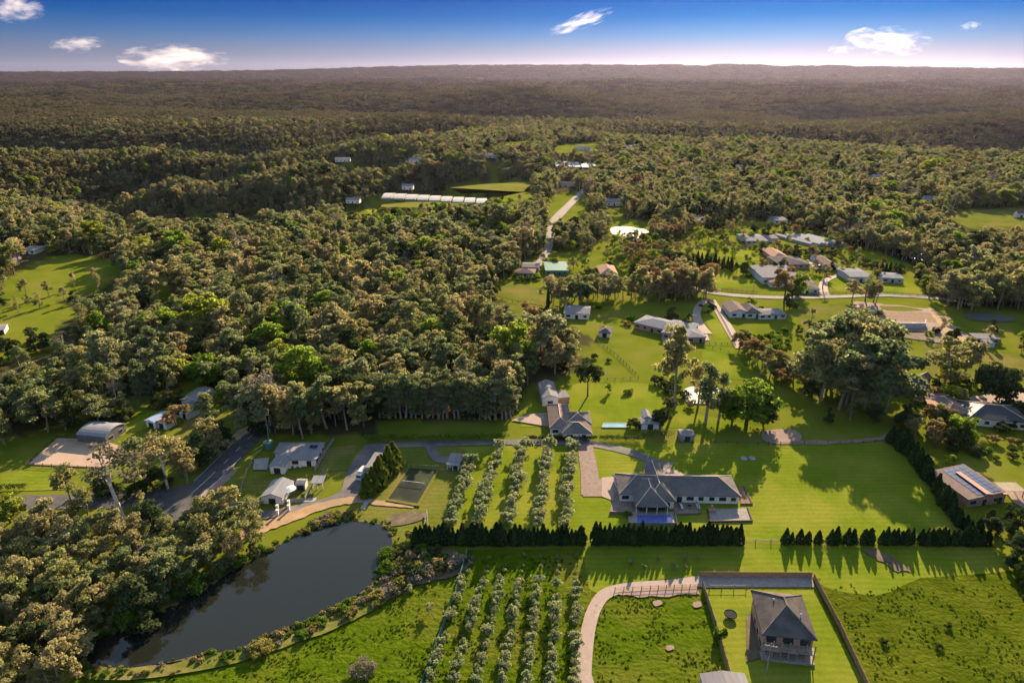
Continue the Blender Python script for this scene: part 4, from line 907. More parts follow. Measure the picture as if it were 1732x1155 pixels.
# buildings on and round the lots ----------------------------------------------------
building('shed', 'tall pale metal shed with lean-to beside golden cypresses on the driveway', 'shed', [
    dict(fl=(617, 791), fr=(649, 794), bl=(632, 766), e=3.6, r=.25, k='skillion', roof='pale_metal', wall='grey_wall', ov=.15, win='f'),
    dict(fl=(611, 797), fr=(630, 799), bl=(617, 788), e=2.6, r=.2, k='skillion', roof='pale_metal', wall='grey_wall', ov=.1, win='')])
building('cottage', 'small cottage with pale skillion roof beside the olive rows', 'cottage', [
    dict(fl=(757, 780), fr=(779, 783), bl=(766, 766), e=2.4, r=.9, k='gable', roof='pale_metal', wall='cream_wall', ov=.2, win='flr', step=2.2),
    dict(fl=(754, 786), fr=(776, 789), bl=(758, 780), e=2.0, r=.35, k='skillion', roof='grey_metal', wall=None, posts=3)])
root, bk = building('house', 'low L-shaped house with wide pale metal roof and two solar panels', 'house', [
    dict(fl=(484, 778), fr=(535, 778), bl=(493, 748), e=2.7, r=1.0, k='hip', roof='pale_metal', wall='cream_wall', win='fr'),
    dict(fl=(462, 766), fr=(500, 766), bl=(477, 748), e=2.72, r=.9, k='hip', roof='pale_metal', wall='cream_wall', win='l'),
    dict(fl=(453, 790), fr=(481, 791), bl=(478, 757), e=2.68, r=.7, k='gable', ax='y', roof='pale_metal', wall='cream_wall', win='lf')])
cx, cy, L, D, a, org, xf = bk[0]['_']
for k in range(2):
    x = L * .08 + k * 1.35; MB().add([(x, .6, 3.62), (x + 1.2, .6, 3.62), (x + 1.2, 2.8, 3.30), (x, 2.8, 3.30), (x, .6, 3.70), (x + 1.2, .6, 3.70), (x + 1.2, 2.8, 3.38), (x, 2.8, 3.38)], [(3, 2, 1, 0), (4, 5, 6, 7), (0, 1, 5, 4), (1, 2, 6, 5), (2, 3, 7, 6), (3, 0, 4, 7)]).build('solar_panel', 'solar_cell', root, xf=xf)
sheet('patio', [(430, 778), (456, 775), (452, 796), (428, 796)], 'concrete')
building('garage', 'grey garage with hip roof by the pale front fence', 'garage', [dict(fl=(440, 841), fr=(478, 843), bl=(457, 812), e=2.3, r=1.3, k='gable', ax='y', roof='grey_metal', wall='cream_wall', ov=.2, win='f')])
building('garden_shed', 'tiny white garden shed with dark door beside the carport', 'shed', [dict(fl=(499, 819), fr=(516, 819), bl=(501, 810), e=2.2, r=.4, k='gable', roof='pale_metal', wall='white_paint', ov=.1, win='f', step=2)])
building('carport', 'open grey carport on thin posts beside the tiny white shed', 'carport', [dict(fl=(525, 818), fr=(546, 818), bl=(529, 806), e=2.3, r=.3, k='skillion', roof='grey_metal', wall=None, posts=3)])
v = W(491, 838); d = empty('garden_umbrella', v); tag(d, 'round white garden umbrella beside the grey garage', 'umbrella')
MB().lathe([(2.0, 2.5), (2.02, 2.45), (1.0, 2.75), (.03, 3.0)], 12).build('canopy', 'white_paint', d); MB().bar((0, 0, 0), (0, 0, 2.8), .05).build('pole', 'grey_timber', d)
v = W(455, 757); d = empty('water_tank', v); tag(d, 'round green water tank behind the pale-roofed house', 'tank')
MB().lathe([(1.6, 0), (1.65, .4), (1.6, .8), (1.65, 1.2), (1.6, 1.6), (1.65, 2.0), (1.6, 2.3)], 16).build('tank', 'tank_green', d); MB().lathe([(1.65, 2.3), (.5, 2.7), (.3, 2.72)], 16).build('lid', 'tank_green', d)
for k, q in enumerate(((490, 791), (499, 790), (508, 789))):
    v = W(*q); s = empty('sun_lounger', (v.x, v.y, .1), .35); tag(s, 'pale sun lounger on the grass in front of the pale-roofed house', 'lounger', 'loungers on the grass')
    MB().box(-.4, .4, -1.1, .4, .3, .45).build('seat', 'cream_wall', s); MB().add([(-.4, .4, .3), (.4, .4, .3), (.4, 1.2, .85), (-.4, 1.2, .85), (-.4, .4, .45), (.4, .4, .45), (.4, 1.2, 1.0), (-.4, 1.2, 1.0)], [(3, 2, 1, 0), (4, 5, 6, 7), (0, 1, 5, 4), (1, 2, 6, 5), (2, 3, 7, 6), (3, 0, 4, 7)]).build('backrest', 'cream_wall', s)
    for sx in (-.35, .35):
        for sy in (-1, .35): MB().box(sx - .04, sx + .04, sy - .04, sy + .04, 0, .3).build('leg', 'timber', s)
def vehicle(px, py, deg, body, label, kind='van', cat='car'):
    v = P(px, py); r = tag(empty('parked_' + cat, (v.x, v.y, v.z + .15), math.radians(deg)), label, cat)
    if kind == 'truck':
        MB().box(-.95, .95, -.6, 2.8, .6, 2.6).build('cargo_box', body, r); m = MB(); m.add([(-.9, -2.3, .4), (.9, -2.3, .4), (.9, -.65, .4), (-.9, -.65, .4), (-.9, -2.3, 1.1), (.9, -2.3, 1.1), (.85, -1.9, 2.0), (-.85, -1.9, 2.0), (.85, -.65, 2.0), (-.85, -.65, 2.0)], [(3, 2, 1, 0), (0, 1, 5, 4), (4, 5, 6, 7), (7, 6, 8, 9), (1, 2, 8, 6, 5), (3, 0, 4, 7, 9), (2, 3, 9, 8)]); m.build('cab', body, r)
        MB().add([(-.8, -2.26, 1.2), (.8, -2.26, 1.2), (.76, -1.95, 1.92), (-.76, -1.95, 1.92)], [(0, 1, 2, 3)]).build('windscreen', 'window_glass', r); wy = (-1.5, 1.8)
    else:
        P_ = [(-2.2, .35), (2.2, .35), (2.2, .85), (1.3, .95), (.7, 1.5), (-1.2, 1.5), (-1.9, 1.0), (-2.2, .95)]
        m = MB(); n = len(P_); m.add([(-.88, y, z) for y, z in P_] + [(.88, y, z) for y, z in P_], [tuple(range(n)), tuple(range(2 * n - 1, n - 1, -1))] + [(i, n + i, n + (i + 1) % n, (i + 1) % n) for i in range(n)]); m.build('body', body, r)
        MB().box(-.9, .9, -1.3, .75, 1.02, 1.38).build('window', 'window_glass', r); wy = (-1.4, 1.4)
    for sx in (-.85, .85):
        for y in wy: MB().bar((sx - .1, y, .32), (sx + .1, y, .32), .34, n=12).build('wheel', 'black_rubber', r)
vehicle(612, 808, -14, 'white_paint', 'white box truck parked beside the tall pale shed', 'truck', 'truck')
vehicle(1545, 552, 80, 'white_paint', 'white car parked by the retaining wall on the building site')
vehicle(1474, 530, 70, 'steel', 'silver car parked at the edge of the building site')
vehicle(1384, 452, 30, 'charcoal_metal', 'dark car on the concrete yard of the brown-roofed villa')
# gate pillars and gate
for q, lb in (((470, 870), 'slim white gate pillar on the driveway, beside the garage fence end'), ((489, 862), 'slim white gate pillar next to the dark gate leaf')):
    for dy in (0, 8):
        v = W(q[0], q[1] + dy - 6); r = tag(empty('gate_pillar', v), 'slim white gate pillar at the dark driveway gate', 'pillar', 'gate pillars on the driveway')
        MB().box(-.3, .3, -.3, .3, 0, 1.9).build('shaft', 'cream_wall', r); MB().box(-.4, .4, -.4, .4, 1.9, 2.1).build('cap', 'white_paint', r)
g_ = empty('driveway_gate', W(472, 866)); tag(g_, 'dark metal double gate across the curved driveway', 'gate')
a, b = Vector((0, 0, 0)), W(489, 860) - W(472, 866)
for z in (.3, 1.5): MB().bar(a + Vector((0, 0, z)), b + Vector((0, 0, z)), .06).build('rail', 'charcoal_metal', g_)
for k in range(9): q = a.lerp(b, k / 8); MB().bar(q + Vector((0, 0, .1)), q + Vector((0, 0, 1.7)), .04).build('picket', 'charcoal_metal', g_)
# jetty posts near the pond
jt = empty('timber_ramp', W(724, 892)); tag(jt, 'leaning pair of timber poles on the grass by the pond end', 'poles')
MB().bar((0, 0, 0), W(722, 868) - W(724, 892) + Vector((0, 0, 1.2)), .12).build('pole', 'grey_timber', jt); MB().bar((-1.2, -.5, 0), W(722, 868) - W(724, 892) + Vector((0, 0, 1.2)), .12).build('pole', 'grey_timber', jt)

# left-hand neighbours
building('barn', 'large grey barn with curved roof and open bays above the sand arena', 'barn', [dict(fl=(128, 735), fr=(178, 740), bl=(152, 711), e=3.0, r=1.3, k='arch', roof='grey_metal', wall='dark_wall', ov=.2, win='r', step=4)])
building('house', 'low blue-roofed house half hidden by an orange gum', 'house', [dict(fl=(243, 712), fr=(262, 716), bl=(262, 695), e=2.6, r=.8, k='gable', ax='y', roof='blue_metal', wall='cream_wall', win='fr'), dict(fl=(260, 713), fr=(280, 718), bl=(272, 700), e=2.5, r=.9, k='gable', ax='y', roof='terracotta_tile', wall='cream_wall', win='f')])
building('house', 'white-walled house with slate-blue roof behind the orange gum', 'house', [dict(fl=(290, 693), fr=(316, 700), bl=(304, 679), e=2.8, r=1.6, k='gable', ax='y', roof='slate_tile', wall='white_paint', win='fl'), dict(fl=(303, 677), fr=(332, 680), bl=(330, 655), e=2.8, r=.8, k='gable', ax='y', roof='pale_metal', wall='white_paint', win='l')])
building('garden_shed', 'small pale shed at the edge of the left paddock', 'shed', [dict(fl=(-8, 560), fr=(8, 558), bl=(-6, 550), e=2.4, r=.5, k='gable', roof='pale_metal', wall='cream_wall', win='f')])
building('house', 'pale farmhouse among trees at the far end of the left paddock', 'house', [dict(fl=(30, 424), fr=(58, 424), bl=(36, 416), e=2.8, r=1.3, roof='pale_metal', win='f')])
building('house', 'small dark-roofed house beside the far left paddock', 'house', [dict(fl=(2, 419), fr=(22, 418), bl=(6, 411), e=2.8, r=1.3, roof='slate_tile', win='f')])
# neighbours beyond the long lot
building('shed', 'white gabled machinery shed with small lean-to beyond the hedge', 'shed', [dict(fl=(917, 674), fr=(945, 673), bl=(911, 647), e=3.4, r=1.2, k='gable', ax='y', roof='pale_metal', wall='white_paint', ov=.15, win='f'), dict(fl=(944, 674), fr=(964, 672), bl=(946, 662), e=2.5, r=.2, k='skillion', roof='pale_metal', wall='brick_wall', ov=.1, win='')])
building('house', 'brown-tiled house with dark cross wings behind the red hedge', 'house', [
    dict(fl=(929, 724), fr=(968, 724), bl=(937, 684), e=3.0, r=2.2, k='hip', roof='brown_tile', caps='ridge_tan', wall='cream_wall', win='fl'),
    dict(fl=(955, 718), fr=(1002, 718), bl=(958, 696), e=2.95, r=2.0, k='hip', roof='slate_tile', caps='ridge_tan', wall='cream_wall', win='fr'),
    dict(fl=(950, 733), fr=(1002, 733), bl=(955, 712), e=2.9, r=1.9, k='hip', roof='slate_tile', caps='ridge_tan', wall='cream_wall', win='fr')])
pl2 = empty('swimming_pool', W(1040, 720)); tag(pl2, 'pale blue pool beside the brown-tiled house', 'pool'); pool(pl2, [(1020, 723), (1058, 723), (1057, 717), (1022, 717)], 'pool_aqua')
building('cottage', 'small white cottage with grey roof between dark round trees', 'cottage', [dict(fl=(1088, 708), fr=(1103, 708), bl=(1091, 695), e=3.0, r=1.0, k='gable', ax='y', roof='grey_metal', wall='white_paint', win='f'), dict(fl=(1084, 717), fr=(1118, 717), bl=(1088, 706), e=2.6, r=.8, k='hip', roof='pale_metal', wall='white_paint', win='f')])
building('garden_shed', 'pale metal shed behind the shaded lawn fence', 'shed', [dict(fl=(1151, 737), fr=(1176, 737), bl=(1152, 726), e=2.4, r=.4, k='gable', roof='pale_metal', wall='grey_metal', ov=.1, win='f')])
building('house', 'long stripe-roofed house behind the grey-green wood', 'house', [dict(fl=(953, 530), fr=(998, 532), bl=(956, 516), e=3.0, r=1.1, k='gable', roof='pale_metal', wall='cream_wall', win='fr')])
building('gazebo', 'little pavilion with grey hip roof in the sloping paddock', 'gazebo', [dict(fl=(1011, 562), fr=(1034, 564), bl=(1014, 552), e=2.6, r=1.4, roof='slate_tile', caps='ridge_tan', wall='cream_wall', ov=.5, win='f')])
building('house', 'wide grey-roofed villa with stone walls above the sloping paddock', 'house', [
    dict(fl=(1071, 545), fr=(1135, 560), bl=(1078, 529), e=3.2, r=1.6, k='hip', roof='grey_metal', wall='brick_wall', win='fl'),
    dict(fl=(1118, 562), fr=(1165, 570), bl=(1124, 538), e=3.25, r=1.6, k='hip', roof='grey_metal', wall='brick_wall', win='f'),
    dict(fl=(1095, 548), fr=(1115, 552), bl=(1098, 535), e=3.3, r=1.0, k='hip', roof='grey_metal', wall='brick_wall', win='f'),
    dict(fl=(1160, 571), fr=(1196, 570), bl=(1160, 556), e=3.0, r=.9, k='hip', roof='pale_metal', wall='brick_wall', win='f')])
building('house', 'white farmhouse with twin grey gables beside the side lane', 'house', [
    dict(fl=(1234, 529), fr=(1268, 529), bl=(1236, 513), e=2.9, r=1.8, k='gable', ax='y', roof='brown_tile', wall='white_paint', win='f'),
    dict(fl=(1262, 530), fr=(1290, 530), bl=(1264, 514), e=2.95, r=2.0, k='hip', roof='slate_tile', wall='white_paint', win='f'),
    dict(fl=(1284, 533), fr=(1332, 532), bl=(1286, 522), e=2.6, r=.8, k='hip', roof='pale_metal', wall='white_paint', win='f')])
building('house', 'green-roofed long shed house above the bright paddock', 'house', [dict(fl=(922, 458), fr=(962, 458), bl=(923, 444), e=3.0, r=.5, k='skillion', roof='tank_green', wall='tank_green', win='f')])
building('house', 'low house with silver and purple roofs among garden shrubs', 'house', [dict(fl=(882, 452), fr=(912, 453), bl=(885, 444), e=2.8, r=1.0, k='gable', roof='pale_metal', wall='brick_wall', win='f'), dict(fl=(870, 462), fr=(905, 463), bl=(875, 454), e=2.7, r=1.6, k='hip', roof='brown_tile', wall='brick_wall', win='f')])
building('house', 'square white house with steep pink hip roof behind a dark hedge', 'house', [dict(fl=(1015, 464), fr=(1046, 464), bl=(1018, 449), e=3.2, r=2.6, k='hip', roof='terracotta_tile', wall='white_paint', win='f')])
building('barn', 'big pale flat-roofed barn with brown wings by the straight lane', 'barn', [
    dict(fl=(1290, 470), fr=(1358, 470), bl=(1292, 450), e=4.0, r=.5, k='skillion', roof='pale_metal', wall='white_paint', win='f'),
    dict(fl=(1302, 478), fr=(1380, 480), bl=(1308, 462), e=3.0, r=1.4, k='hip', roof='brown_tile', wall='white_paint', win='f'),
    dict(fl=(1345, 488), fr=(1388, 490), bl=(1348, 476), e=2.8, r=.9, k='hip', roof='slate_tile', wall='white_paint', win='f')])
building('house', 'brown-roofed villa with dark hip wings behind the big pale barn', 'house', [
    dict(fl=(1308, 436), fr=(1336, 436), bl=(1312, 420), e=3.0, r=2.2, k='hip', roof='terracotta_tile', wall='brick_wall', win='f'),
    dict(fl=(1320, 448), fr=(1372, 447), bl=(1324, 433), e=3.0, r=2.0, k='hip', roof='slate_tile', wall='brick_wall', win='f')])
building('garage', 'pair of small brown-roofed garages across the concrete yard', 'garage', [dict(fl=(1384, 440), fr=(1402, 440), bl=(1386, 431), e=2.8, r=.5, k='gable', roof='brown_tile', wall='cream_wall', win='f'), dict(fl=(1398, 450), fr=(1420, 450), bl=(1400, 438), e=2.8, r=1.4, k='gable', ax='y', roof='brown_tile', wall='cream_wall', win='f')])
building('barn', 'low grey machinery barn at the end of the villa drive', 'barn', [dict(fl=(1438, 469), fr=(1478, 469), bl=(1444, 454), e=3.4, r=.6, k='gable', roof='grey_metal', wall='grey_wall', win='f'), dict(fl=(1492, 470), fr=(1530, 472), bl=(1498, 461), e=3.0, r=.6, k='gable', roof='grey_metal', wall='grey_wall', win='f')])
building('stable', 'low stable with flat pale roof and water tank in the right paddock', 'stable', [dict(fl=(1651, 573), fr=(1693, 574), bl=(1653, 565), e=2.6, r=.3, k='skillion', roof='pale_metal', wall='grey_timber', ov=.1, win='f'), dict(fl=(1668, 581), fr=(1684, 581), bl=(1670, 575), e=2.2, r=.3, k='skillion', roof='pale_metal', wall='white_paint', ov=.1, win='')])
wall_line('retaining_wall', [(1503, 556), (1563, 556), (1564, 550)], 3.0, .4, 'grey_wall', 'grey retaining wall cut into the building site')
for (a_, b_, lb) in ((1345, 1378, 'first'), (1360, 1393, 'second'), (1374, 1406, 'third'), (1388, 1418, 'fourth'), (1402, 1430, 'fifth')):
    building('greenhouse', 'long white plastic growing tunnel, one of five lying side by side', 'greenhouse', [dict(fl=(b_ - 7, 413), fr=(b_, 412), bl=(a_ - 4, 393), e=1.8, r=.9, k='gable', ax='y', roof='poly_film', wall='poly_film', ov=.05, win='')], 'growing tunnels side by side')
building('shed', 'dark sheds at the head of the terraced garden', 'shed', [dict(fl=(1262, 408), fr=(1300, 408), bl=(1264, 396), e=2.8, r=.8, k='gable', roof='grey_metal', wall='grey_wall', win='f'), dict(fl=(1300, 404), fr=(1318, 404), bl=(1302, 397), e=2.6, r=.6, k='gable', roof='pale_metal', wall='grey_wall', win='')])
building('shed', 'small blue-grey shed at the edge of the reddish wood', 'shed', [dict(fl=(1168, 373), fr=(1196, 373), bl=(1170, 365), e=3, r=.8, k='gable', roof='grey_metal', wall='blue_metal', win='f')])
building('shed', 'white shed with dark openings below the reddish wood', 'shed', [dict(fl=(1311, 373), fr=(1334, 373), bl=(1313, 366), e=3, r=.6, k='gable', roof='pale_metal', wall='white_paint', win='f')])
building('house', 'white gabled house standing alone in the field by the far road', 'house', [dict(fl=(1003, 371), fr=(1026, 372), bl=(1005, 362), e=3.2, r=2, k='gable', ax='y', roof='pale_metal', wall='white_paint', win='f')])
building('shed', 'long low dark shed below the small silver pond', 'shed', [dict(fl=(1062, 406), fr=(1094, 406), bl=(1064, 401), e=2.8, r=.6, k='gable', roof='charcoal_metal', wall='dark_wall', win='')])
# right-hand neighbours
building('house', 'dark-roofed house with crossed gables beside the small blue pool', 'house', [
    dict(fl=(1490, 643), fr=(1560, 664), bl=(1497, 628), e=3.4, r=1.8, k='gable', roof='charcoal_metal', wall='brick_wall', win='fr', caps='ridge_tan'),
    dict(fl=(1524, 650), fr=(1545, 657), bl=(1542, 628), e=3.3, r=1.9, k='gable', ax='y', roof='brown_tile', wall='brick_wall', win='r', caps='ridge_tan'),
    dict(fl=(1548, 658), fr=(1574, 660), bl=(1550, 640), e=3.3, r=1.6, k='hip', roof='charcoal_metal', wall='brick_wall', win='r')])
pl3 = empty('swimming_pool', W(1580, 676)); tag(pl3, 'small teal pool beside the dark crossed-gable house', 'pool'); pool(pl3, [(1570, 682), (1590, 682), (1590, 670), (1572, 670)], 'pool_aqua')
building('house', 'large charcoal-roofed house with brown wing at the right boundary gardens', 'house', [
    dict(fl=(1640, 706), fr=(1745, 716), bl=(1662, 680), e=3.2, r=2.6, k='hip', roof='charcoal_metal', wall='cream_wall', win='f', caps='ridge_tan'),
    dict(fl=(1600, 700), fr=(1648, 700), bl=(1610, 668), e=3.1, r=1.8, k='hip', roof='brown_tile', wall='brick_wall', win='f', caps='ridge_tan'),
    dict(fl=(1574, 692), fr=(1606, 696), bl=(1590, 678), e=3.0, r=.9, k='hip', roof='terracotta_tile', wall='brick_wall', win='f')])
root, bk = building('house', 'low house with brown roof and a big solar array beside the boundary cypresses', 'house', [
    dict(fl=(1638, 846), fr=(1700, 838), bl=(1598, 794), e=2.9, r=1.2, k='skillion', ax='y', roof='brown_tile', wall='brick_wall', win='f'),
    dict(fl=(1668, 836), fr=(1708, 832), bl=(1640, 796), e=4.0, r=-.9, k='skillion', ax='y', roof='rust_metal', wall='brick_wall', win='fr')])
cx, cy, L, D, a, org, xf = bk[0]['_']
for i in range(4):
    for j in range(8):
        def zr(x): return 2.9 + 1.2 * (x + L / 2) / L + .2
        x0 = -L / 2 + L * (.32 + i * .155); x1 = x0 + L * .145; y0 = -D / 2 + D * (.06 + j * .112); y1 = y0 + D * .103
        q = [(x0, y0, zr(x0)), (x1, y0, zr(x1)), (x1, y1, zr(x1)), (x0, y1, zr(x0))]
        MB().add(q + [(x, y, z + .05) for x, y, z in q], [(3, 2, 1, 0), (4, 5, 6, 7), (0, 1, 5, 4), (1, 2, 6, 5), (2, 3, 7, 6), (3, 0, 4, 7)]).build('solar_panel', 'solar_cell', root, xf=xf)
pg = empty('pergola', W(1704, 836)); tag(pg, 'open timber pergola frame at the end of the solar house', 'pergola')
for sx in (-3, 3):
    for sy in (-2, 2): MB().box(sx - .1, sx + .1, sy - .1, sy + .1, 0, 2.6).build('post', 'timber', pg)
for k in range(9): MB().box(-3.4, 3.4, -2.2 + k * .55 - .05, -2.2 + k * .55 + .05, 2.6, 2.8).build('rafter', 'cream_wall', pg)
for k in range(2): MB().box(-3.0 + k * 6 - .06, -3.0 + k * 6 + .06, -2.4, 2.4, 2.42, 2.6).build('beam', 'timber', pg)

# far houses, tunnels and sheds
FARB = [(150, 372, 24, 'rust_metal', 'brick-red roofed house beside a tiny far-left lawn'), (275, 371, 22, 'blue_metal', 'pale blue roofed house in the left bushland'), (598, 339, 24, 'pale_metal', 'white shed at the head of the tunnel field'), (690, 316, 20, 'grey_metal', 'grey shed in trees behind the long white tunnels'),
        (848, 352, 26, 'blue_metal', 'blue-grey house in the trees at the end of the tunnel field'), (812, 387, 36, 'brown_tile', 'purple-brown roofed house among garden trees below the tunnel field'), (855, 388, 22, 'slate_tile', 'dark roofed house beside the yellow autumn tree'), (958, 312, 30, 'brick_wall', 'red-walled house by the far road'),
        (1038, 342, 30, 'grey_metal', 'long grey shed right of the far road'), (1064, 249, 24, 'blue_metal', 'blue-white house on the far cleared ridge'), (985, 251, 26, 'pale_metal', 'long white house in the narrow far field'), (830, 263, 34, 'pale_metal', 'long white roof deep in the far bushland'), (700, 271, 18, 'grey_metal', 'small grey roof in the far bushland'), (580, 270, 26, 'pale_metal', 'pale roof on the far wooded ridge'),
        (1480, 300, 16, 'poly_film', 'bright white shed roof in the far right bush'), (1538, 311, 12, 'pale_metal', 'tiny pale roof in the far right bush'), (1570, 337, 22, 'pale_metal', 'long pale shed at the edge of the far right field'), (1722, 238, 26, 'blue_metal', 'far bluish shed roof at the wooded ridge on the right'), (1725, 362, 18, 'slate_tile', 'dark roofed house beside the far right field'), (1212, 255, 20, 'pale_metal', 'pale roof in the hazy far suburb'), (1170, 250, 16, 'pale_metal', 'small roof in the hazy far suburb'), (1250, 283, 12, 'poly_film', 'small bright roof in the hazy trees')]
for (x, y, wd, mt, lb) in FARB:
    hpx = wd * .32; z0 = P(x, y).z
    rt = W(x, y, z0 + 3); s = pxm(rt); L = wd / s
    bld, _ = building('house' if 'house' in lb or 'roof ' in lb else 'shed', lb, 'house' if 'house' in lb else 'shed', [dict(rect=(rt.x, rt.y, L, L * .55, random.uniform(-.2, .2)), e=4.0, r=2.2, k='gable', roof=mt, wall='cream_wall', win='f', step=5)])
    bld.location.z = z0 + .03
def tunnel_row(x0, x1, y0, y1, n, lb, grp):
    for k in range(n):
        f0 = k / n; xa = x0 + (x1 - x0) * f0; xb = x0 + (x1 - x0) * (f0 + .86 / n); ya = y0 + (y1 - y0) * f0
        building('greenhouse', lb, 'greenhouse', [dict(fl=(xa, ya + 4), fr=(xb, ya + 4), bl=(xa + 1, ya - 4), e=1.3, r=1.5, k='arch', roof='poly_film', wall='poly_film', ov=.05, win='')], grp)
tunnel_row(645, 825, 331, 341, 9, 'white plastic growing tunnel in the long row beyond the central wood', 'long row of white tunnels')
tunnel_row(940, 1014, 277, 281, 5, 'bright white tunnel roof in the far row by the ridge road', 'far row of white tunnels')

# power poles
def power_pole(px, py, hpx, label, deg=20):
    v = P(px, py); h = hpx / pxm(v); r = tag(empty('power_pole', v, math.radians(deg)), label, 'pole')
    MB().bar((0, 0, 0), (0, 0, h), .16, .11).build('shaft', 'grey_timber', r); MB().box(-1.3, 1.3, -.06, .06, h - .9, h - .75).build('crossarm', 'grey_timber', r)
    for k in (-1.1, -.4, .4, 1.1): MB().bar((k, 0, h - .75), (k, 0, h - .55), .06).build('insulator', 'white_paint', r)
power_pole(1296, 1138, 66, 'weathered power pole with crossarm standing before the two-storey house', -15)
power_pole(455, 745, 52, 'pale power pole rising beside the round green tank')
power_pole(918, 390, 32, 'tall power pole where the far road enters the trees')
power_pole(975, 345, 22, 'power pole on the bend of the far road')
power_pole(990, 338, 20, 'power pole just past the bend of the far road')
power_pole(1274, 494, 22, 'thin pole in the bright paddock by the curved lane')
#PLANTS
# ------------------------------------------------------------------ plants: placing
GUMS = {'gum_tree', 'cool_gum', 'slender_gum', 'pale_gum'}
def pick(mix, g):
    ks, ws = zip(*mix); return ks[int(np.searchsorted(np.cumsum(ws) / sum(ws), g.uniform()))]
FOREST = [('gum_tree', 46), ('cool_gum', 34), ('dark_tree', 8), ('broadleaf_tree', 3.5), ('bare_tree', 3), ('russet_tree', 1), ('slender_gum', 5)]
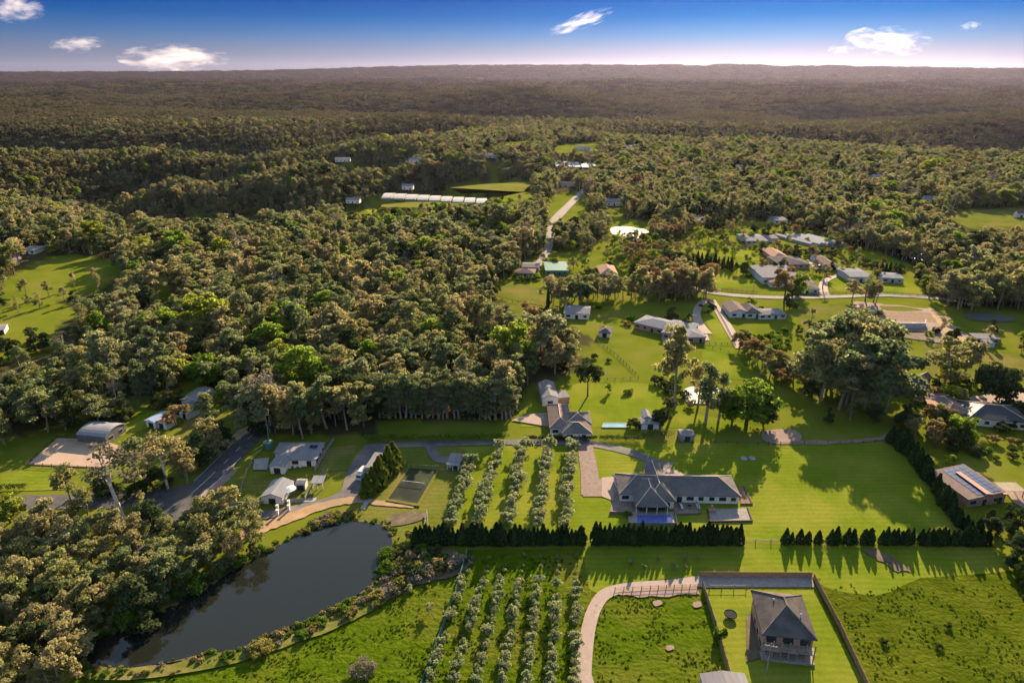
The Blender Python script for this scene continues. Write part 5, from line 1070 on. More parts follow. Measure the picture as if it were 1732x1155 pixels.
# (polygon of tree feet in photo pixels, spacing m, mix, (h0, h1) m, label, group, category)
WOODS = [
    ([(-60, 985), (60, 930), (150, 918), (235, 918), (300, 908), (350, 890), (400, 884), (436, 900), (446, 925), (400, 956), (330, 996), (235, 1044), (160, 1074), (128, 1100), (120, 1135), (90, 1200), (-60, 1250)], 5.2, [('gum_tree', 6), ('cool_gum', 3), ('dark_tree', 1)], (8.5, 13), 'golden-green gum tree crowded on the wooded bank of the long dark pond', 'gums on the pond bank', 'tree'),
    ([(446, 922), (400, 948), (330, 988), (235, 1036), (150, 1068), (126, 1098), (138, 1112), (172, 1083), (236, 1057), (331, 1007), (401, 967), (450, 938)], 2.6, [('dark_tree', 3), ('cool_gum', 2), ('green_shrub', 2)], (1.8, 4.5), 'low dense bush overhanging the tree-lined side of the dark pond', 'bushes overhanging the pond', 'bush'),
    ([(300, 800), (345, 760), (395, 735), (415, 722), (430, 726), (390, 752), (350, 795), (318, 822)], 6, [('cool_gum', 4), ('dark_tree', 3), ('gum_tree', 3)], (8, 13), 'dark gum tree in the belt along the grassy road verge', 'trees on the road verge', 'tree'),
    ([(400, 718), (470, 722), (560, 716), (625, 716), (628, 738), (560, 742), (470, 742), (425, 735)], 6.5, [('gum_tree', 6), ('cool_gum', 4)], (14, 20), 'tall brownish gum tree behind the low L-shaped house', 'gums behind the low house', 'tree'),
    ([(1380, 640), (1440, 620), (1490, 660), (1510, 700), (1480, 716), (1410, 700), (1370, 670)], 7, [('gum_tree', 5), ('cool_gum', 5)], (20, 31), 'big olive-green gum tree in the clump behind the mown lawn', 'gum clump behind the lawn', 'tree'),
    ([(930, 512), (1000, 498), (1080, 500), (1090, 510), (1000, 515), (940, 522)], 5.6, [('gum_tree', 7), ('cool_gum', 3)], (11, 16), 'open-crowned gum in the row behind the stripe-roofed house', 'gums behind the stripe-roofed house', 'tree'),
    ([(1080, 498), (1200, 488), (1200, 506), (1090, 514)], 5.5, [('gum_tree', 6), ('russet_tree', 3)], (12, 19), 'reddish-brown gum in the stand above the grey-roofed villa', 'gums above the villa', 'tree'),
    ([(1435, 508), (1485, 508), (1485, 517), (1438, 517)], 7, [('gum_tree', 1)], (12, 16), 'gum tree in the small stand over the bare building site', 'gums at the building site', 'tree'),
    ([(1560, 505), (1620, 500), (1760, 508), (1760, 526), (1640, 526), (1590, 522)], 8, [('gum_tree', 6), ('cool_gum', 4)], (13, 20), 'shady gum tree in the grove beside the silver right-hand pond', 'gums by the silver pond', 'tree'),
    ([(1240, 585), (1262, 588), (1320, 625), (1390, 668), (1390, 690), (1300, 645)], 4.8, [('russet_tree', 3), ('gum_tree', 4), ('dark_tree', 3)], (7, 11), 'reddish tree in the line leading down from the side lane', 'trees in line below the lane', 'tree'),
    ([(1370, 565), (1420, 575), (1450, 600), (1420, 625), (1370, 615)], 5.6, [('dark_tree', 4), ('cool_gum', 4), ('broadleaf_tree', 1)], (7, 11), 'dark bushy tree among the paddock gardens below the building site', 'garden trees below the site', 'tree'),
    ([(1180, 395), (1240, 392), (1260, 378), (1160, 384)], 9, [('gum_tree', 1), ('dark_tree', 1)], (8, 12), 'small gum tree at the edge of the terraced garden', 'trees by the terraced garden', 'tree'),
    ([(450, 935), (505, 900), (555, 872), (600, 870), (605, 878), (545, 890), (480, 916), (455, 936)], 1.7, [('reed_clump', 6), ('bare_shrub', 4), ('green_shrub', 1)], (1.0, 2.4), 'brown and yellow scrub clump on the pond bank below the dirt track', 'scrub on the upper pond bank', 'shrub'),
    ([(665, 930), (790, 940), (772, 968), (700, 988), (662, 1012), (640, 1000), (655, 960)], 2.4, [('bare_shrub', 4), ('reed_clump', 3), ('green_shrub', 3), ('dark_shrub', 3)], (1.2, 3.0), 'leafless brown shrub on the scrubby corner between pond and orchard fence', 'scrub between pond and fence', 'shrub'),
    ([(636, 992), (662, 1012), (600, 1046), (520, 1078), (440, 1108), (410, 1108), (425, 1096), (520, 1057), (600, 1018)], 1.9, [('reed_clump', 6), ('bare_shrub', 2), ('green_shrub', 3)], (.8, 1.9), 'straw-coloured reedy clump along the dam wall', 'reeds along the dam wall', 'reeds'),
    ([(400, 1108), (300, 1126), (160, 1138), (150, 1148), (300, 1140), (420, 1118)], 2.0, [('reed_clump', 1), ('green_shrub', 1)], (.6, 1.4), 'low yellow-green reeds on the lower pond edge', 'reeds on the lower pond edge', 'reeds'),
    ([(1520, 720), (1560, 705), (1600, 715), (1640, 740), (1620, 770), (1570, 760)], 5, [('dark_tree', 3), ('gum_tree', 3), ('russet_tree', 2), ('broadleaf_tree', 1)], (6, 10), 'mixed garden tree in the thicket outside the lawn corner', 'thicket outside the lawn corner', 'tree'),
    ([(1600, 745), (1760, 745), (1760, 790), (1690, 790), (1640, 775)], 6, [('dark_shrub', 3), ('russet_shrub', 2), ('green_shrub', 2), ('bare_shrub', 1)], (1.6, 3.2), 'rounded garden shrub on the terraces below the charcoal-roofed house', 'garden shrubs below the charcoal roof', 'shrub'),
    ([(1640, 880), (1700, 868), (1760, 880), (1760, 925), (1690, 922)], 6, [('broadleaf_tree', 4), ('dark_tree', 3)], (5, 8), 'yellow-green garden tree below the solar-roofed house', 'trees below the solar house', 'tree'),
    ([(1700, 935), (1760, 930), (1760, 1040), (1715, 1010)], 6, [('dark_tree', 1)], (6, 8.5), 'dark rounded tree beside the shaded pasture corner', 'dark trees at the pasture corner', 'tree'),
    ([(870, 470), (905, 466), (910, 474), (875, 480)], 5, [('green_shrub', 1), ('dark_shrub', 1)], (1.8, 3.5), 'round garden shrub in front of the silver-roofed house', 'shrubs by the silver roof', 'shrub'),
    ([(990, 462), (1020, 458), (1030, 474), (1000, 478)], 4, [('dark_shrub', 1), ('green_shrub', 1)], (2, 4), 'dark garden bush round the pink-roofed white house', 'bushes by the pink roof', 'shrub'),
    ([(1290, 425), (1400, 422), (1420, 430), (1300, 432)], 5, [('dark_shrub', 2), ('russet_shrub', 1)], (1.5, 3), 'dark clipped shrub in the hedges round the brown-roofed villa', 'villa hedge shrubs', 'shrub'),
    ([(0, 600), (110, 580), (120, 690), (60, 735), (0, 740)], 15, [('gum_tree', 1), ('cool_gum', 1), ('dark_tree', 1)], (9, 13), 'scattered gum tree in the shadow-striped left paddock', 'scattered paddock gums', 'tree'),
    ([(1095, 386), (1165, 380), (1172, 400), (1110, 412)], 6.2, [('gum_tree', 3), ('russet_tree', 1)], (9, 14), 'hazy gum tree between the silver pond and the blue-grey shed', 'gums right of the silver pond', 'tree'),
    ([(935, 395), (1030, 372), (1032, 385), (1000, 420), (940, 428)], 7, [('gum_tree', 3), ('cool_gum', 2), ('dark_tree', 1)], (8, 13), 'gum tree in the stand between the far road and the silver pond', 'gums by the far road', 'tree'),
    ([(1045, 428), (1110, 418), (1180, 425), (1175, 445), (1100, 456), (1045, 452)], 8.5, [('gum_tree', 3), ('russet_tree', 2), ('broadleaf_tree', 2)], (5, 10), 'mixed tree scattered over the upper paddock left of the windbreak', 'trees in the upper paddock', 'tree'),
    ([(1195, 412), (1300, 406), (1300, 420), (1195, 428)], 5, [('green_shrub', 2), ('reed_clump', 2), ('bare_shrub', 2)], (1, 2.2), 'low crop or shrub in the terraced garden beds', 'terraced garden plants', 'shrub'),
    ([(1425, 432), (1545, 458), (1530, 468), (1440, 448)], 6, [('dark_shrub', 2), ('reed_clump', 1), ('green_shrub', 1)], (1.5, 3.5), 'bushy shrub on the slope above the machinery barn', 'shrubs above the machinery barn', 'shrub'),
    ([(1545, 462), (1600, 470), (1605, 500), (1555, 492)], 7, [('gum_tree', 2), ('dark_tree', 1), ('broadleaf_tree', 1)], (6, 12), 'tree at the wooded end of the straight lane', 'trees at the lane end', 'tree'),
    ([(1255, 572), (1335, 560), (1340, 592), (1280, 602)], 5, [('green_shrub', 3), ('broadleaf_tree', 1)], (1.5, 3.5), 'leafy shrub in the rough plot below the white farmhouse', 'shrubs below the white farmhouse', 'shrub'),
    ([(1445, 575), (1505, 590), (1505, 645), (1450, 625)], 6, [('dark_tree', 2), ('cool_gum', 2), ('russet_tree', 1), ('bare_tree', 1)], (5, 9), 'garden tree between the gum clump and the dark conifer', 'garden trees by the conifer', 'tree'),
    ([(1100, 640), (1150, 650), (1175, 700), (1125, 690)], 6, [('dark_shrub', 2), ('green_shrub', 1), ('bare_shrub', 1)], (1.8, 4), 'dark scrubby bush at the foot of the very tall gum', 'scrub under the tall gum', 'shrub'),
    ([(852, 440), (900, 424), (878, 455), (850, 478)], 7, [('gum_tree', 2), ('cool_gum', 1)], (9, 14), 'gum tree on the wood edge beside the silver-roofed house', 'gums by the silver-roofed house', 'tree'),
    ([(1290, 385), (1352, 380), (1420, 408), (1340, 392)], 7, [('green_shrub', 1), ('bare_shrub', 1), ('dark_shrub', 1)], (1.5, 3), 'small bush round the growing tunnels', 'bushes round the growing tunnels', 'shrub'),
    ([(1330, 690), (1410, 704), (1480, 718), (1500, 730), (1400, 722)], 8, [('cool_gum', 1), ('dark_tree', 1), ('broadleaf_tree', 1)], (5, 9), 'smaller tree along the shaded front of the gum clump', 'trees fronting the gum clump', 'tree'),
    ([(1570, 640), (1640, 640), (1660, 672), (1600, 668)], 7, [('green_shrub', 2), ('dark_shrub', 1)], (1.5, 3.2), 'garden shrub under the wide gums', 'shrubs under the wide gums', 'shrub'),
    ([(560, 372), (720, 360), (840, 352), (925, 345), (925, 400), (840, 420), (560, 400)], 10, [('cool_gum', 2), ('dark_tree', 2), ('broadleaf_tree', 2), ('gum_tree', 2)], (6, 12), 'mixed garden tree below the tunnel field', 'garden trees below the tunnel field', 'tree'),
    ([(1040, 400), (1110, 404), (1120, 420), (1050, 424)], 7, [('broadleaf_tree', 2), ('gum_tree', 2), ('dark_tree', 1)], (4, 9), 'leafy garden tree below the long dark shed', 'garden trees below the dark shed', 'tree'),
    ([(1100, 455), (1170, 462), (1180, 486), (1100, 486)], 6, [('gum_tree', 3), ('russet_tree', 2), ('dark_tree', 1)], (8, 15), 'brownish gum in the belt beside the pink-roofed house', 'gums beside the pink roof', 'tree'),
    ([(1005, 590), (1030, 610), (1030, 640), (1000, 630)], 9, [('dark_shrub', 1), ('green_shrub', 1)], (1.5, 3), 'small bush on the slope above the umbrella pine', 'bushes above the umbrella pine', 'shrub'),
    ([(1340, 560), (1440, 565), (1440, 580), (1350, 575)], 6, [('dark_tree', 1), ('cool_gum', 1), ('broadleaf_tree', 1)], (4, 8), 'bushy tree in the hedge line below the fenced paddock', 'trees below the fenced paddock', 'tree'),
    ([(1590, 560), (1740, 590), (1740, 610), (1600, 590)], 13, [('gum_tree', 1), ('dark_tree', 1)], (5, 10), 'scattered tree near the low stable', 'trees near the low stable', 'tree'),
    ([(1700, 690), (1760, 690), (1760, 740), (1660, 735)], 5.5, [('dark_tree', 2), ('dark_shrub', 2)], (2.5, 5), 'dark garden bush in front of the charcoal-roofed house', 'bushes before the charcoal roof', 'bush'),
    ([(20, 500), (200, 470), (180, 510), (60, 535), (0, 545)], 16, [('gum_tree', 3), ('dark_tree', 1)], (6, 11), 'lone gum between the sunny strips of the left paddock', 'gums between the paddock strips', 'tree'),
]
import re
DESC = {'gum_tree': 'olive-brown gum tree', 'cool_gum': 'grey-green gum tree', 'slender_gum': 'slender gum tree', 'pale_gum': 'pale-trunked gum tree', 'dark_tree': 'dark bushy tree', 'broadleaf_tree': 'bright green leafy tree', 'russet_tree': 'rusty-leaved tree', 'bare_tree': 'pale half-bare tree',
        'reed_clump': 'yellow-brown reed clump', 'bare_shrub': 'leafless brown shrub', 'green_shrub': 'leafy green shrub', 'dark_shrub': 'dark green shrub', 'russet_shrub': 'rust-coloured shrub'}
def describe(kd, label, group):
    m_ = re.search(r'\b(crowded|in|behind|at|on|along|beside|under|below|over|above|near|between|round|overhanging|among|outside|growing|to|right|fronting)\b', label)
    cat_ = 'reeds' if kd == 'reed_clump' else 'shrub' if 'shrub' in kd else 'tree'
    return DESC[kd] + ' ' + label[m_.start():], DESC[kd] + 's: ' + group, cat_
g = np.random.default_rng(77)
LIST = []          # kind, x, y, h, label, group, cat
def fill(poly, sp_):
    w_ = np.array([W(*p)[:2] for p in poly]); x0, y0 = w_.min(0); x1, y1 = w_.max(0); out_ = []
    for j, yy in enumerate(np.arange(y0, y1, sp_ * .87)):
        for xx in np.arange(x0 + (j % 2) * sp_ / 2, x1 + sp_, sp_):
            out_.append((xx + g.normal() * sp_ * .2, yy + g.normal() * sp_ * .2))
    if not out_: out_ = [tuple(w_.mean(0))]
    a = np.array(out_); px, py = to_px(a[:, 0], a[:, 1], 0.0); return a[inpoly(px, py, poly)]
for poly, sp_, mix, hh, lb, grp, cat in WOODS:
    for x, y in fill(poly, sp_): LIST.append((pick(mix, g), x, y, g.uniform(*hh), lb, grp, cat))
# individually placed plants: kind, foot pixel, height in photo pixels, label, category
SPEC = [
    ('pale_gum', 284, 826, 108, 'tall gum with pale trunk standing where two roads meet', 'tree', 1.0),
    ('bare_tree', 208, 874, 138, 'big half-bare tree with thick pale trunk beside the side road', 'tree', 1.1),
    ('pale_gum', 245, 872, 46, 'small golden gum on the kerbed road island', 'tree', .8),
    ('gum_tree', 120, 846, 66, 'dense green-gold gum in front of the sand arena hedge', 'tree', 1.1),
    ('gum_tree', 92, 918, 78, 'round rusty-topped gum below the side road', 'tree', 1.2),
    ('gum_tree', 150, 886, 70, 'spreading gum at the bend below the side road', 'tree', 1.2),
    ('round_tree', 18, 884, 58, 'bright green leafy tree beside the side road', 'tree', 1.0),
    ('gum_tree', 20, 960, 80, 'tall gum rising from the shaded field beside the pond wood', 'tree', 1.1),
    ('gum_tree', 382, 905, 84, 'golden gum whose crown overhangs the gateway drive', 'tree', 1.0),
    ('gum_tree', 345, 900, 66, 'golden gum at the head of the pond wood, next to the road', 'tree', 1.0),
    ('russet_tree', 420, 890, 34, 'small orange-leaved tree at the mouth of the dirt track', 'tree', .8),
    ('dark_tree', 230, 838, 40, 'dark bushy tree in the hedge behind the side road', 'tree', 1.4),
    ('dark_tree', 180, 838, 36, 'dark low tree behind the half-bare tree', 'tree', 1.6),
    ('dark_tree', 262, 830, 44, 'dark bush at the foot of the pale-trunked gum', 'tree', 1.4),
    ('cool_gum', 232, 800, 66, 'leafy gum spreading over the corner of the sand arena', 'tree', 1.4),
    ('russet_tree', 300, 722, 40, 'orange-crowned gum hiding the blue-roofed house', 'tree', 1.3),
    ('gum_tree', 356, 772, 72, 'olive gum tree leaning over the road verge', 'tree', .9),
    ('cool_gum', 350, 720, 60, 'leafy gum beside the white-walled house', 'tree', 1.2),
    ('gum_tree', 8, 752, 72, 'gum with bare lower trunk at the edge of the left paddock', 'tree', 1.0),
    ('umbrella_pine', 994, 670, 64, 'dark umbrella-shaped pine on the sunny paddock', 'tree', .85),
    ('gum_tree', 1140, 692, 150, 'very tall gum towering beside the white pond', 'tree', .72),
    ('gum_tree', 1180, 690, 80, 'lower gum just behind the white pond', 'tree', .9),
    ('slender_gum', 1193, 716, 110, 'open gum with thin trunk in front of the white pond', 'tree', 1.1),
    ('slender_gum', 1215, 712, 90, 'thin gum next to the bright green spreading tree', 'tree', 1.0),
    ('round_tree', 1262, 718, 84, 'large bright green spreading tree above the mown lawn', 'tree', 1.3),
    ('round_tree', 1238, 712, 66, 'smaller bright green tree joined to the spreading one', 'tree', .9),
    ('dark_round_tree', 1290, 718, 60, 'dark shaded tree at the side of the bright green spreading tree', 'tree', .9),
    ('dark_round_tree', 1118, 722, 36, 'dark round tree beside the small white cottage', 'tree', 1.0),
    ('dark_shrub', 1074, 722, 14, 'small clipped round bush by the pale blue pool', 'shrub', 1.0),
    ('broadleaf_tree', 1028, 664, 16, 'small dark-green sapling near the umbrella pine', 'tree', .9),
    ('green_shrub', 1062, 664, 8, 'low green shrub in the middle of the sunny paddock', 'shrub', 1.4),
    ('pencil_pine', 927, 518, 30, 'dark pencil pine beside the stripe-roofed house', 'tree', 1.0),
    ('round_tree', 352, 652, 62, 'broad pale-green tree at the top of the mown yard', 'tree', 1.15),
    ('broadleaf_tree', 424, 640, 50, 'small vivid green tree next to the broad pale-green one', 'tree', .8),
    ('round_tree', 62, 668, 44, 'bright yellow-green crown in the left paddock trees', 'tree', 1.1),
    ('round_tree', 330, 540, 44, 'bright green tree among the dark left wood', 'tree', 1.2),
    ('round_tree', 682, 548, 36, 'light green tree in the hollow of the central wood', 'tree', 1.0),
    ('broadleaf_tree', 645, 546, 32, 'mid green tree next to the light green one in the hollow', 'tree', 1.0),
    ('bare_tree', 342, 512, 38, 'pinkish bare tree at the small clearing in the wood', 'tree', 1.0),
    ('round_tree', 1348, 500, 42, 'yellow-green tree on the lane in front of the big barn', 'tree', .9),
    ('russet_tree', 1326, 512, 60, 'rusty-brown tree on the lane in front of the big barn', 'tree', .9),
    ('dark_tree', 1335, 524, 34, 'dark tree behind the white farmhouse', 'tree', .9),
    ('palm_tree', 1391, 488, 34, 'tall palm on the lawn beside the big barn drive', 'palm', 1.0),
    ('gum_tree', 1372, 545, 24, 'round brownish tree alone in the fenced paddock', 'tree', 1.2),
    ('conifer_tree', 1516, 606, 46, 'dark pointed conifer below the building site', 'tree', 1.0),
    ('bare_tree', 1482, 604, 30, 'greyish bare tree beside the dark conifer', 'tree', 1.0),
    ('broadleaf_tree', 1528, 572, 16, 'small yellow-green tree on the edge of the building site', 'tree', 1.0),
    ('broadleaf_tree', 1568, 574, 16, 'pale yellow-green tree at the low end of the building site', 'tree', 1.2),
    ('gum_tree', 1596, 654, 84, 'wide gum with forked trunk over the right-hand lawn', 'tree', 1.25),
    ('gum_tree', 1632, 640, 70, 'second wide gum spreading over the right-hand lawn', 'tree', 1.2),
    ('broadleaf_tree', 1606, 652, 40, 'soft green tree under the wide forked gum', 'tree', 1.0),
    ('dark_round_tree', 1682, 676, 68, 'big dark tree beside the charcoal-roofed house', 'tree', 1.15),
    ('round_tree', 1540, 722, 36, 'bright green tree at the corner of the mown lawn', 'tree', 1.0),
    ('russet_tree', 1565, 716, 34, 'orange-tipped tree beside the corner of the lawn', 'tree', .9),
    ('broadleaf_tree', 1612, 790, 22, 'yellow-green bush above the solar-roofed house', 'tree', 1.3),
    ('olive_tree', 726, 1036, 18, 'lone small olive in the meadow beside the pond', 'tree', 1.1),
    ('olive_tree', 694, 1000, 14, 'young olive at the edge of the scrubby corner', 'tree', 1.1),
    ('dead_bush', 614, 1138, 22, 'large round dead brown bush in the lower meadow', 'bush', 1.2),
    ('green_bush', 655, 945, 16, 'bright green bush at the pond end', 'shrub', 1.3),
    ('green_bush', 653, 966, 14, 'bright green rounded bush on the pond corner', 'shrub', 1.2),
    ('reed_clump', 695, 912, 16, 'yellow-green bush at the end of the cypress hedge', 'shrub', .9),
    ('leafy_bush', 440, 1102, 18, 'leafy yellow-green bush overhanging the narrow end of the pond', 'shrub', 1.4),
    ('green_shrub', 1216, 1082, 24, 'yellow-flowering shrub against the paling fence', 'shrub', .6),
    ('green_shrub', 1060, 872, 10, 'small leafy shrub beside the pool terrace', 'shrub', .9),
    ('dark_shrub', 1494, 1088, 9, 'dark rush clump in the rough pasture, nearest the paling fence', 'shrub', .8),
    ('dark_shrub', 1586, 1094, 9, 'dark rush clump in the rough pasture, between two others', 'shrub', .8),
    ('dark_shrub', 1604, 1062, 9, 'dark rush clump in the rough pasture, farthest from the paling fence', 'shrub', .8),
    ('broadleaf_tree', 1040, 420, 22, 'yellow-green weeping tree below the long dark shed', 'tree', 1.0),
    ('russet_tree', 1066, 446, 34, 'brown-leaved tree above the pink-roofed house', 'tree', 1.0),
    ('russet_tree', 1088, 470, 30, 'dark reddish tree beside the pink-roofed house', 'tree', 1.2),
    ('broadleaf_tree', 842, 385, 24, 'yellow-green round tree in the gardens below the tunnel field', 'tree', 1.0),
    ('russet_tree', 864, 388, 22, 'yellow autumn tree beside the dark-roofed house', 'tree', 1.0),
    ('broadleaf_tree', 884, 388, 24, 'fresh green tree beside the yellow autumn tree', 'tree', 1.2),
    ('dark_tree', 805, 410, 18, 'dark round tree under the purple-brown roof', 'tree', 1.2),
    ('dark_round_tree', 715, 412, 26, 'dark dome-shaped tree in the gardens beyond the central wood', 'tree', 1.2),
]
for kd, px_, py_, hp, lb, cat, wd in SPEC: plant_px(kd, px_, py_, hp, lb, cat, None, wd)
edge = catmull([P(*q) for q in LAKE], 5, True)
for k, q in enumerate(edge):
    for _ in range(2):
        if g.uniform() < .3: continue
        o_ = g.uniform(-.3, 1.6); d_ = (edge[(k + 1) % len(edge)] - edge[k - 1]).normalized(); n_ = Vector((-d_.y, d_.x, 0)); LIST.append((pick([('reed_clump', 4), ('green_shrub', 2), ('bare_shrub', 1)], g), q.x - n_.x * o_ * -1 + g.normal() * .4, q.y - n_.y * o_ * -1 + g.normal() * .4, g.uniform(.5, 1.3), 'low reeds at the very edge of the dark pond', 'reeds at the pond edge', 'reeds'))
# cypress rows
def row(kind, x0, y0, x1, y1, step, h0, h1, lb, grp, cat='tree', wide=(.9, 1.1), jit=1.0):
    n = max(1, int(round(math.hypot(x1 - x0, y1 - y0) / step)))
    for k in range(n + 1):
        t = k / n; plant_px(kind, x0 + (x1 - x0) * t + g.uniform(-jit, jit), y0 + (y1 - y0) * t + g.uniform(-jit, jit) * .5, g.uniform(h0, h1), lb, cat, grp, g.uniform(*wide))
row('cypress_tree', 704, 919, 982, 919, 8.0, 25, 41, 'dark cypress in the hedge row below the olive rows', 'cypress hedge below the olive rows', wide=(1.35, 1.7))
row('cypress_tree', 1007, 919, 1124, 919, 7.6, 31, 43, 'dark cypress in the hedge row below the blue pool', 'cypress hedge below the pool', wide=(1.2, 1.5))
row('cypress_tree', 1133, 919, 1249, 919, 7.8, 27, 41, 'dark cypress in the hedge row below the gravel court', 'cypress hedge below the gravel court', wide=(1.35, 1.6))
for x in (1328, 1338, 1352, 1366, 1383): plant_px('cypress_tree', x, 918, g.uniform(19, 28), 'separate dark cypress on the wire fence of the mown lawn', 'tree', 'separate cypresses on the wire fence', 1.75)
for x in (1404, 1413, 1432, 1441, 1461, 1470): plant_px('cypress_tree', x, 919, g.uniform(22, 32), 'paired dark cypress on the wire fence of the mown lawn', 'tree', 'paired cypresses on the wire fence', 1.7)
row('cypress_tree', 1490, 919, 1540, 920, 8, 24, 32, 'dark cypress in the dense clump near the lawn corner', 'cypress clump near the corner', wide=(1.2, 1.6))
row('cypress_tree', 1557, 920, 1668, 921, 8.5, 24, 34, 'dark cypress in the long run at the lower lawn corner', 'cypress run at the lower corner', wide=(1.3, 1.7))
for a, b in (((1508, 748), (1545, 778)), ((1548, 784), (1580, 828)), ((1584, 834), (1618, 884)), ((1622, 888), (1650, 908))):
    row('cypress_tree', *a, *b, 11, 24, 40, 'bushy dark cypress on the slanting side boundary of the lawn', 'cypresses on the side boundary', wide=(1.4, 1.9), jit=2)
row('golden_cypress', 622, 838, 668, 792, 12, 38, 50, 'bushy golden-green cypress beside the tall pale shed', 'golden cypresses by the shed', wide=(1.2, 1.6), jit=3)
row('cypress_tree', 1172, 452, 1236, 456, 7, 18, 26, 'tall dark cypress in the windbreak of the upper paddock', 'cypresses in the upper windbreak', wide=(1.0, 1.4))
row('cypress_tree', 1482, 462, 1520, 462, 7, 14, 20, 'dark cypress beside the low machinery barn', 'cypresses by the machinery barn', wide=(1.2, 1.6))
row('slender_gum', 642, 706, 866, 710, 9, 60, 80, 'slender gum tree in the front row of the straight plantation', 'plantation gums, front row', wide=(1.0, 1.3), jit=2)
row('slender_gum', 645, 697, 866, 700, 10, 62, 82, 'slender gum tree in the back row of the straight plantation', 'plantation gums, back row', wide=(1.0, 1.3), jit=2)
# olive rows
for a, b, lb in (((797, 782), (762, 896), 'nearest the small cottage'), ((845, 764), (806, 896), 'second from the small cottage'), ((884, 762), (861, 896), 'in the middle of five'), ((927, 760), (909, 896), 'second from the paved drive'), ((966, 760), (956, 896), 'nearest the paved drive')):
    row('olive_tree', *a, *b, 9.5, 17, 25, 'silvery olive tree in the lawn row ' + lb, 'olives in the row ' + lb, wide=(.95, 1.3), jit=2.0)
for k in range(7):
    xa, ya, xb, yb = 800 + k * 29, 945, 722 + k * 42, 1168
    for j in range(19):
        t = j / 18 + g.uniform(-.012, .012); t = t ** 1.0; x = xa + (xb - xa) * t + g.uniform(-1.8, 1.8); y = ya + (yb - ya) * t + g.uniform(-2, 2)
        if g.uniform() < .05 or x > 985: continue
        hp = g.uniform(6, 10) if y < 990 else g.uniform(16, 25)
        plant_px('olive_tree', x, y, hp, 'young olive sapling in the shaded top of the lower orchard' if y < 990 else 'bushy grey-green olive in the lower orchard beside the curved drive', 'tree', 'saplings of the lower orchard' if y < 990 else 'olives of the lower orchard', g.uniform(.85, 1.15))
for x, y in ((1090, 962), (1112, 948), (1140, 962), (1158, 948), (1158, 963), (1180, 946), (1068, 955)): plant_px('olive_tree', x, y, g.uniform(7, 11), 'young pale sapling in the long cypress shadows above the curved drive', 'tree', 'saplings above the curved drive', 1.2)

def hedge(line, h, t, leaf, label, n_m=55, size=.2):
    pts = [P(*p) for p in line]; o = pts[0]; cen = []
    for a, b in zip(pts[:-1], pts[1:]):
        L = (b - a).length; m = max(2, int(L / (t * .55)))
        for k in range(m): q = a.lerp(b, k / m) - o; cen += [(q.x + g.normal() * t * .12, q.y + g.normal() * t * .12, h * .45 + g.normal() * h * .05), (q.x + g.normal() * t * .15, q.y + g.normal() * t * .15, h * .68 + g.normal() * h * .06)]
    V, tone = leaves(cen, np.array([[t * .55, t * .55, h * .42]] * len(cen)), n_m, size, .2, g=g, inner=.8)
    ob = bpy.data.objects.new('hedge', crown_mesh('hedge', V, tone, leaf)); ob.location = o; link(ob); return tag(ob, label, 'hedge')
hedge([(622, 748), (700, 747), (790, 745), (862, 744)], 2.6, 2.0, 'hedge_leaf', 'long clipped green hedge above the tennis court drive')
hedge([(890, 744), (960, 745), (1010, 744)], 1.6, 1.6, 'dark_leaf', 'low dark hedge below the brown-tiled house')
hedge([(948, 742), (1000, 741)], 2.0, 1.6, 'russet_leaf', 'red-leaved hedge against the brown-tiled house')
hedge([(1018, 744), (1075, 745), (1085, 745)], 1.8, 1.8, 'dark_leaf', 'dark hedge behind the pale blue pool')
hedge([(1085, 744), (1140, 743)], 3.4, 2.6, 'dark_leaf', 'tall dark hedge behind the small white cottage')
hedge([(0, 828), (20, 829), (48, 826)], 1.8, 2.0, 'dark_leaf', 'dark hedge below the left yard lawn')
hedge([(140, 838), (200, 836), (270, 826)], 2.2, 2.6, 'dark_leaf', 'dark roadside hedge below the sand arena')
hedge([(1000, 470), (1030, 474), (1046, 473)], 2.4, 2.0, 'dark_leaf', 'dark hedge in front of the pink-roofed house')
hedge([(1345, 428), (1392, 424), (1420, 434), (1438, 452)], 2.4, 2.2, 'dark_leaf', 'tall hedge curving round the concrete yard')
hedge([(670, 342), (760, 344), (828, 345)], 2.4, 3, 'dark_leaf', 'dark windbreak hedge in front of the long white tunnels', 40, .4)
hedge([(642, 354), (735, 352)], 2.2, 3, 'hedge_leaf', 'green hedge across the tunnel field', 40, .4)

# the bushland: everything beyond the lots that is not cleared
BLD = np.array([(o.location.x, o.location.y) for o in COL.objects if o.type == 'EMPTY' and o.get('category') in ('house', 'shed', 'greenhouse', 'barn')])
def bush(r0, r1, sp_, tree_h):
    ys = np.arange(r0 * .6, r1, sp_ * .87); out_ = []
    for j, yy in enumerate(ys):
        half = yy * .86 + 60; xs = np.arange(-half + (j % 2) * sp_ / 2, half, sp_); out_.append(np.stack([xs, np.full(len(xs), yy)], 1))
    a = np.concatenate(out_); a += g.normal(size=a.shape) * sp_ * .26
    d = np.hypot(a[:, 0], a[:, 1]); a = a[(d > r0) & (d < r1)]
    z = hgt(a[:, 0], a[:, 1]); px, py = to_px(a[:, 0], a[:, 1], z); ok = ~is_clear(px, py) & (px > -160) & (px < 1892)
    for f_ in (.55, .95):
        qx, qy = to_px(a[:, 0], a[:, 1], z + tree_h * f_); ok &= ~is_clear(qx, qy)
    for bx, by in BLD:
        vx, vy = a[:, 0] - bx, a[:, 1] - by; dd = math.hypot(bx, by); ux, uy = bx / dd, by / dd
        al = vx * ux + vy * uy; ac = np.abs(vx * uy - vy * ux); reach = 8 + dd * tree_h / 120 * .75
        ok &= ~((ac < 9) & (al < 9) & (al > -reach))
    if r1 < 2000: ok &= gap(a[:, 0], a[:, 1]) < .79
    return np.column_stack([a, z])[ok]
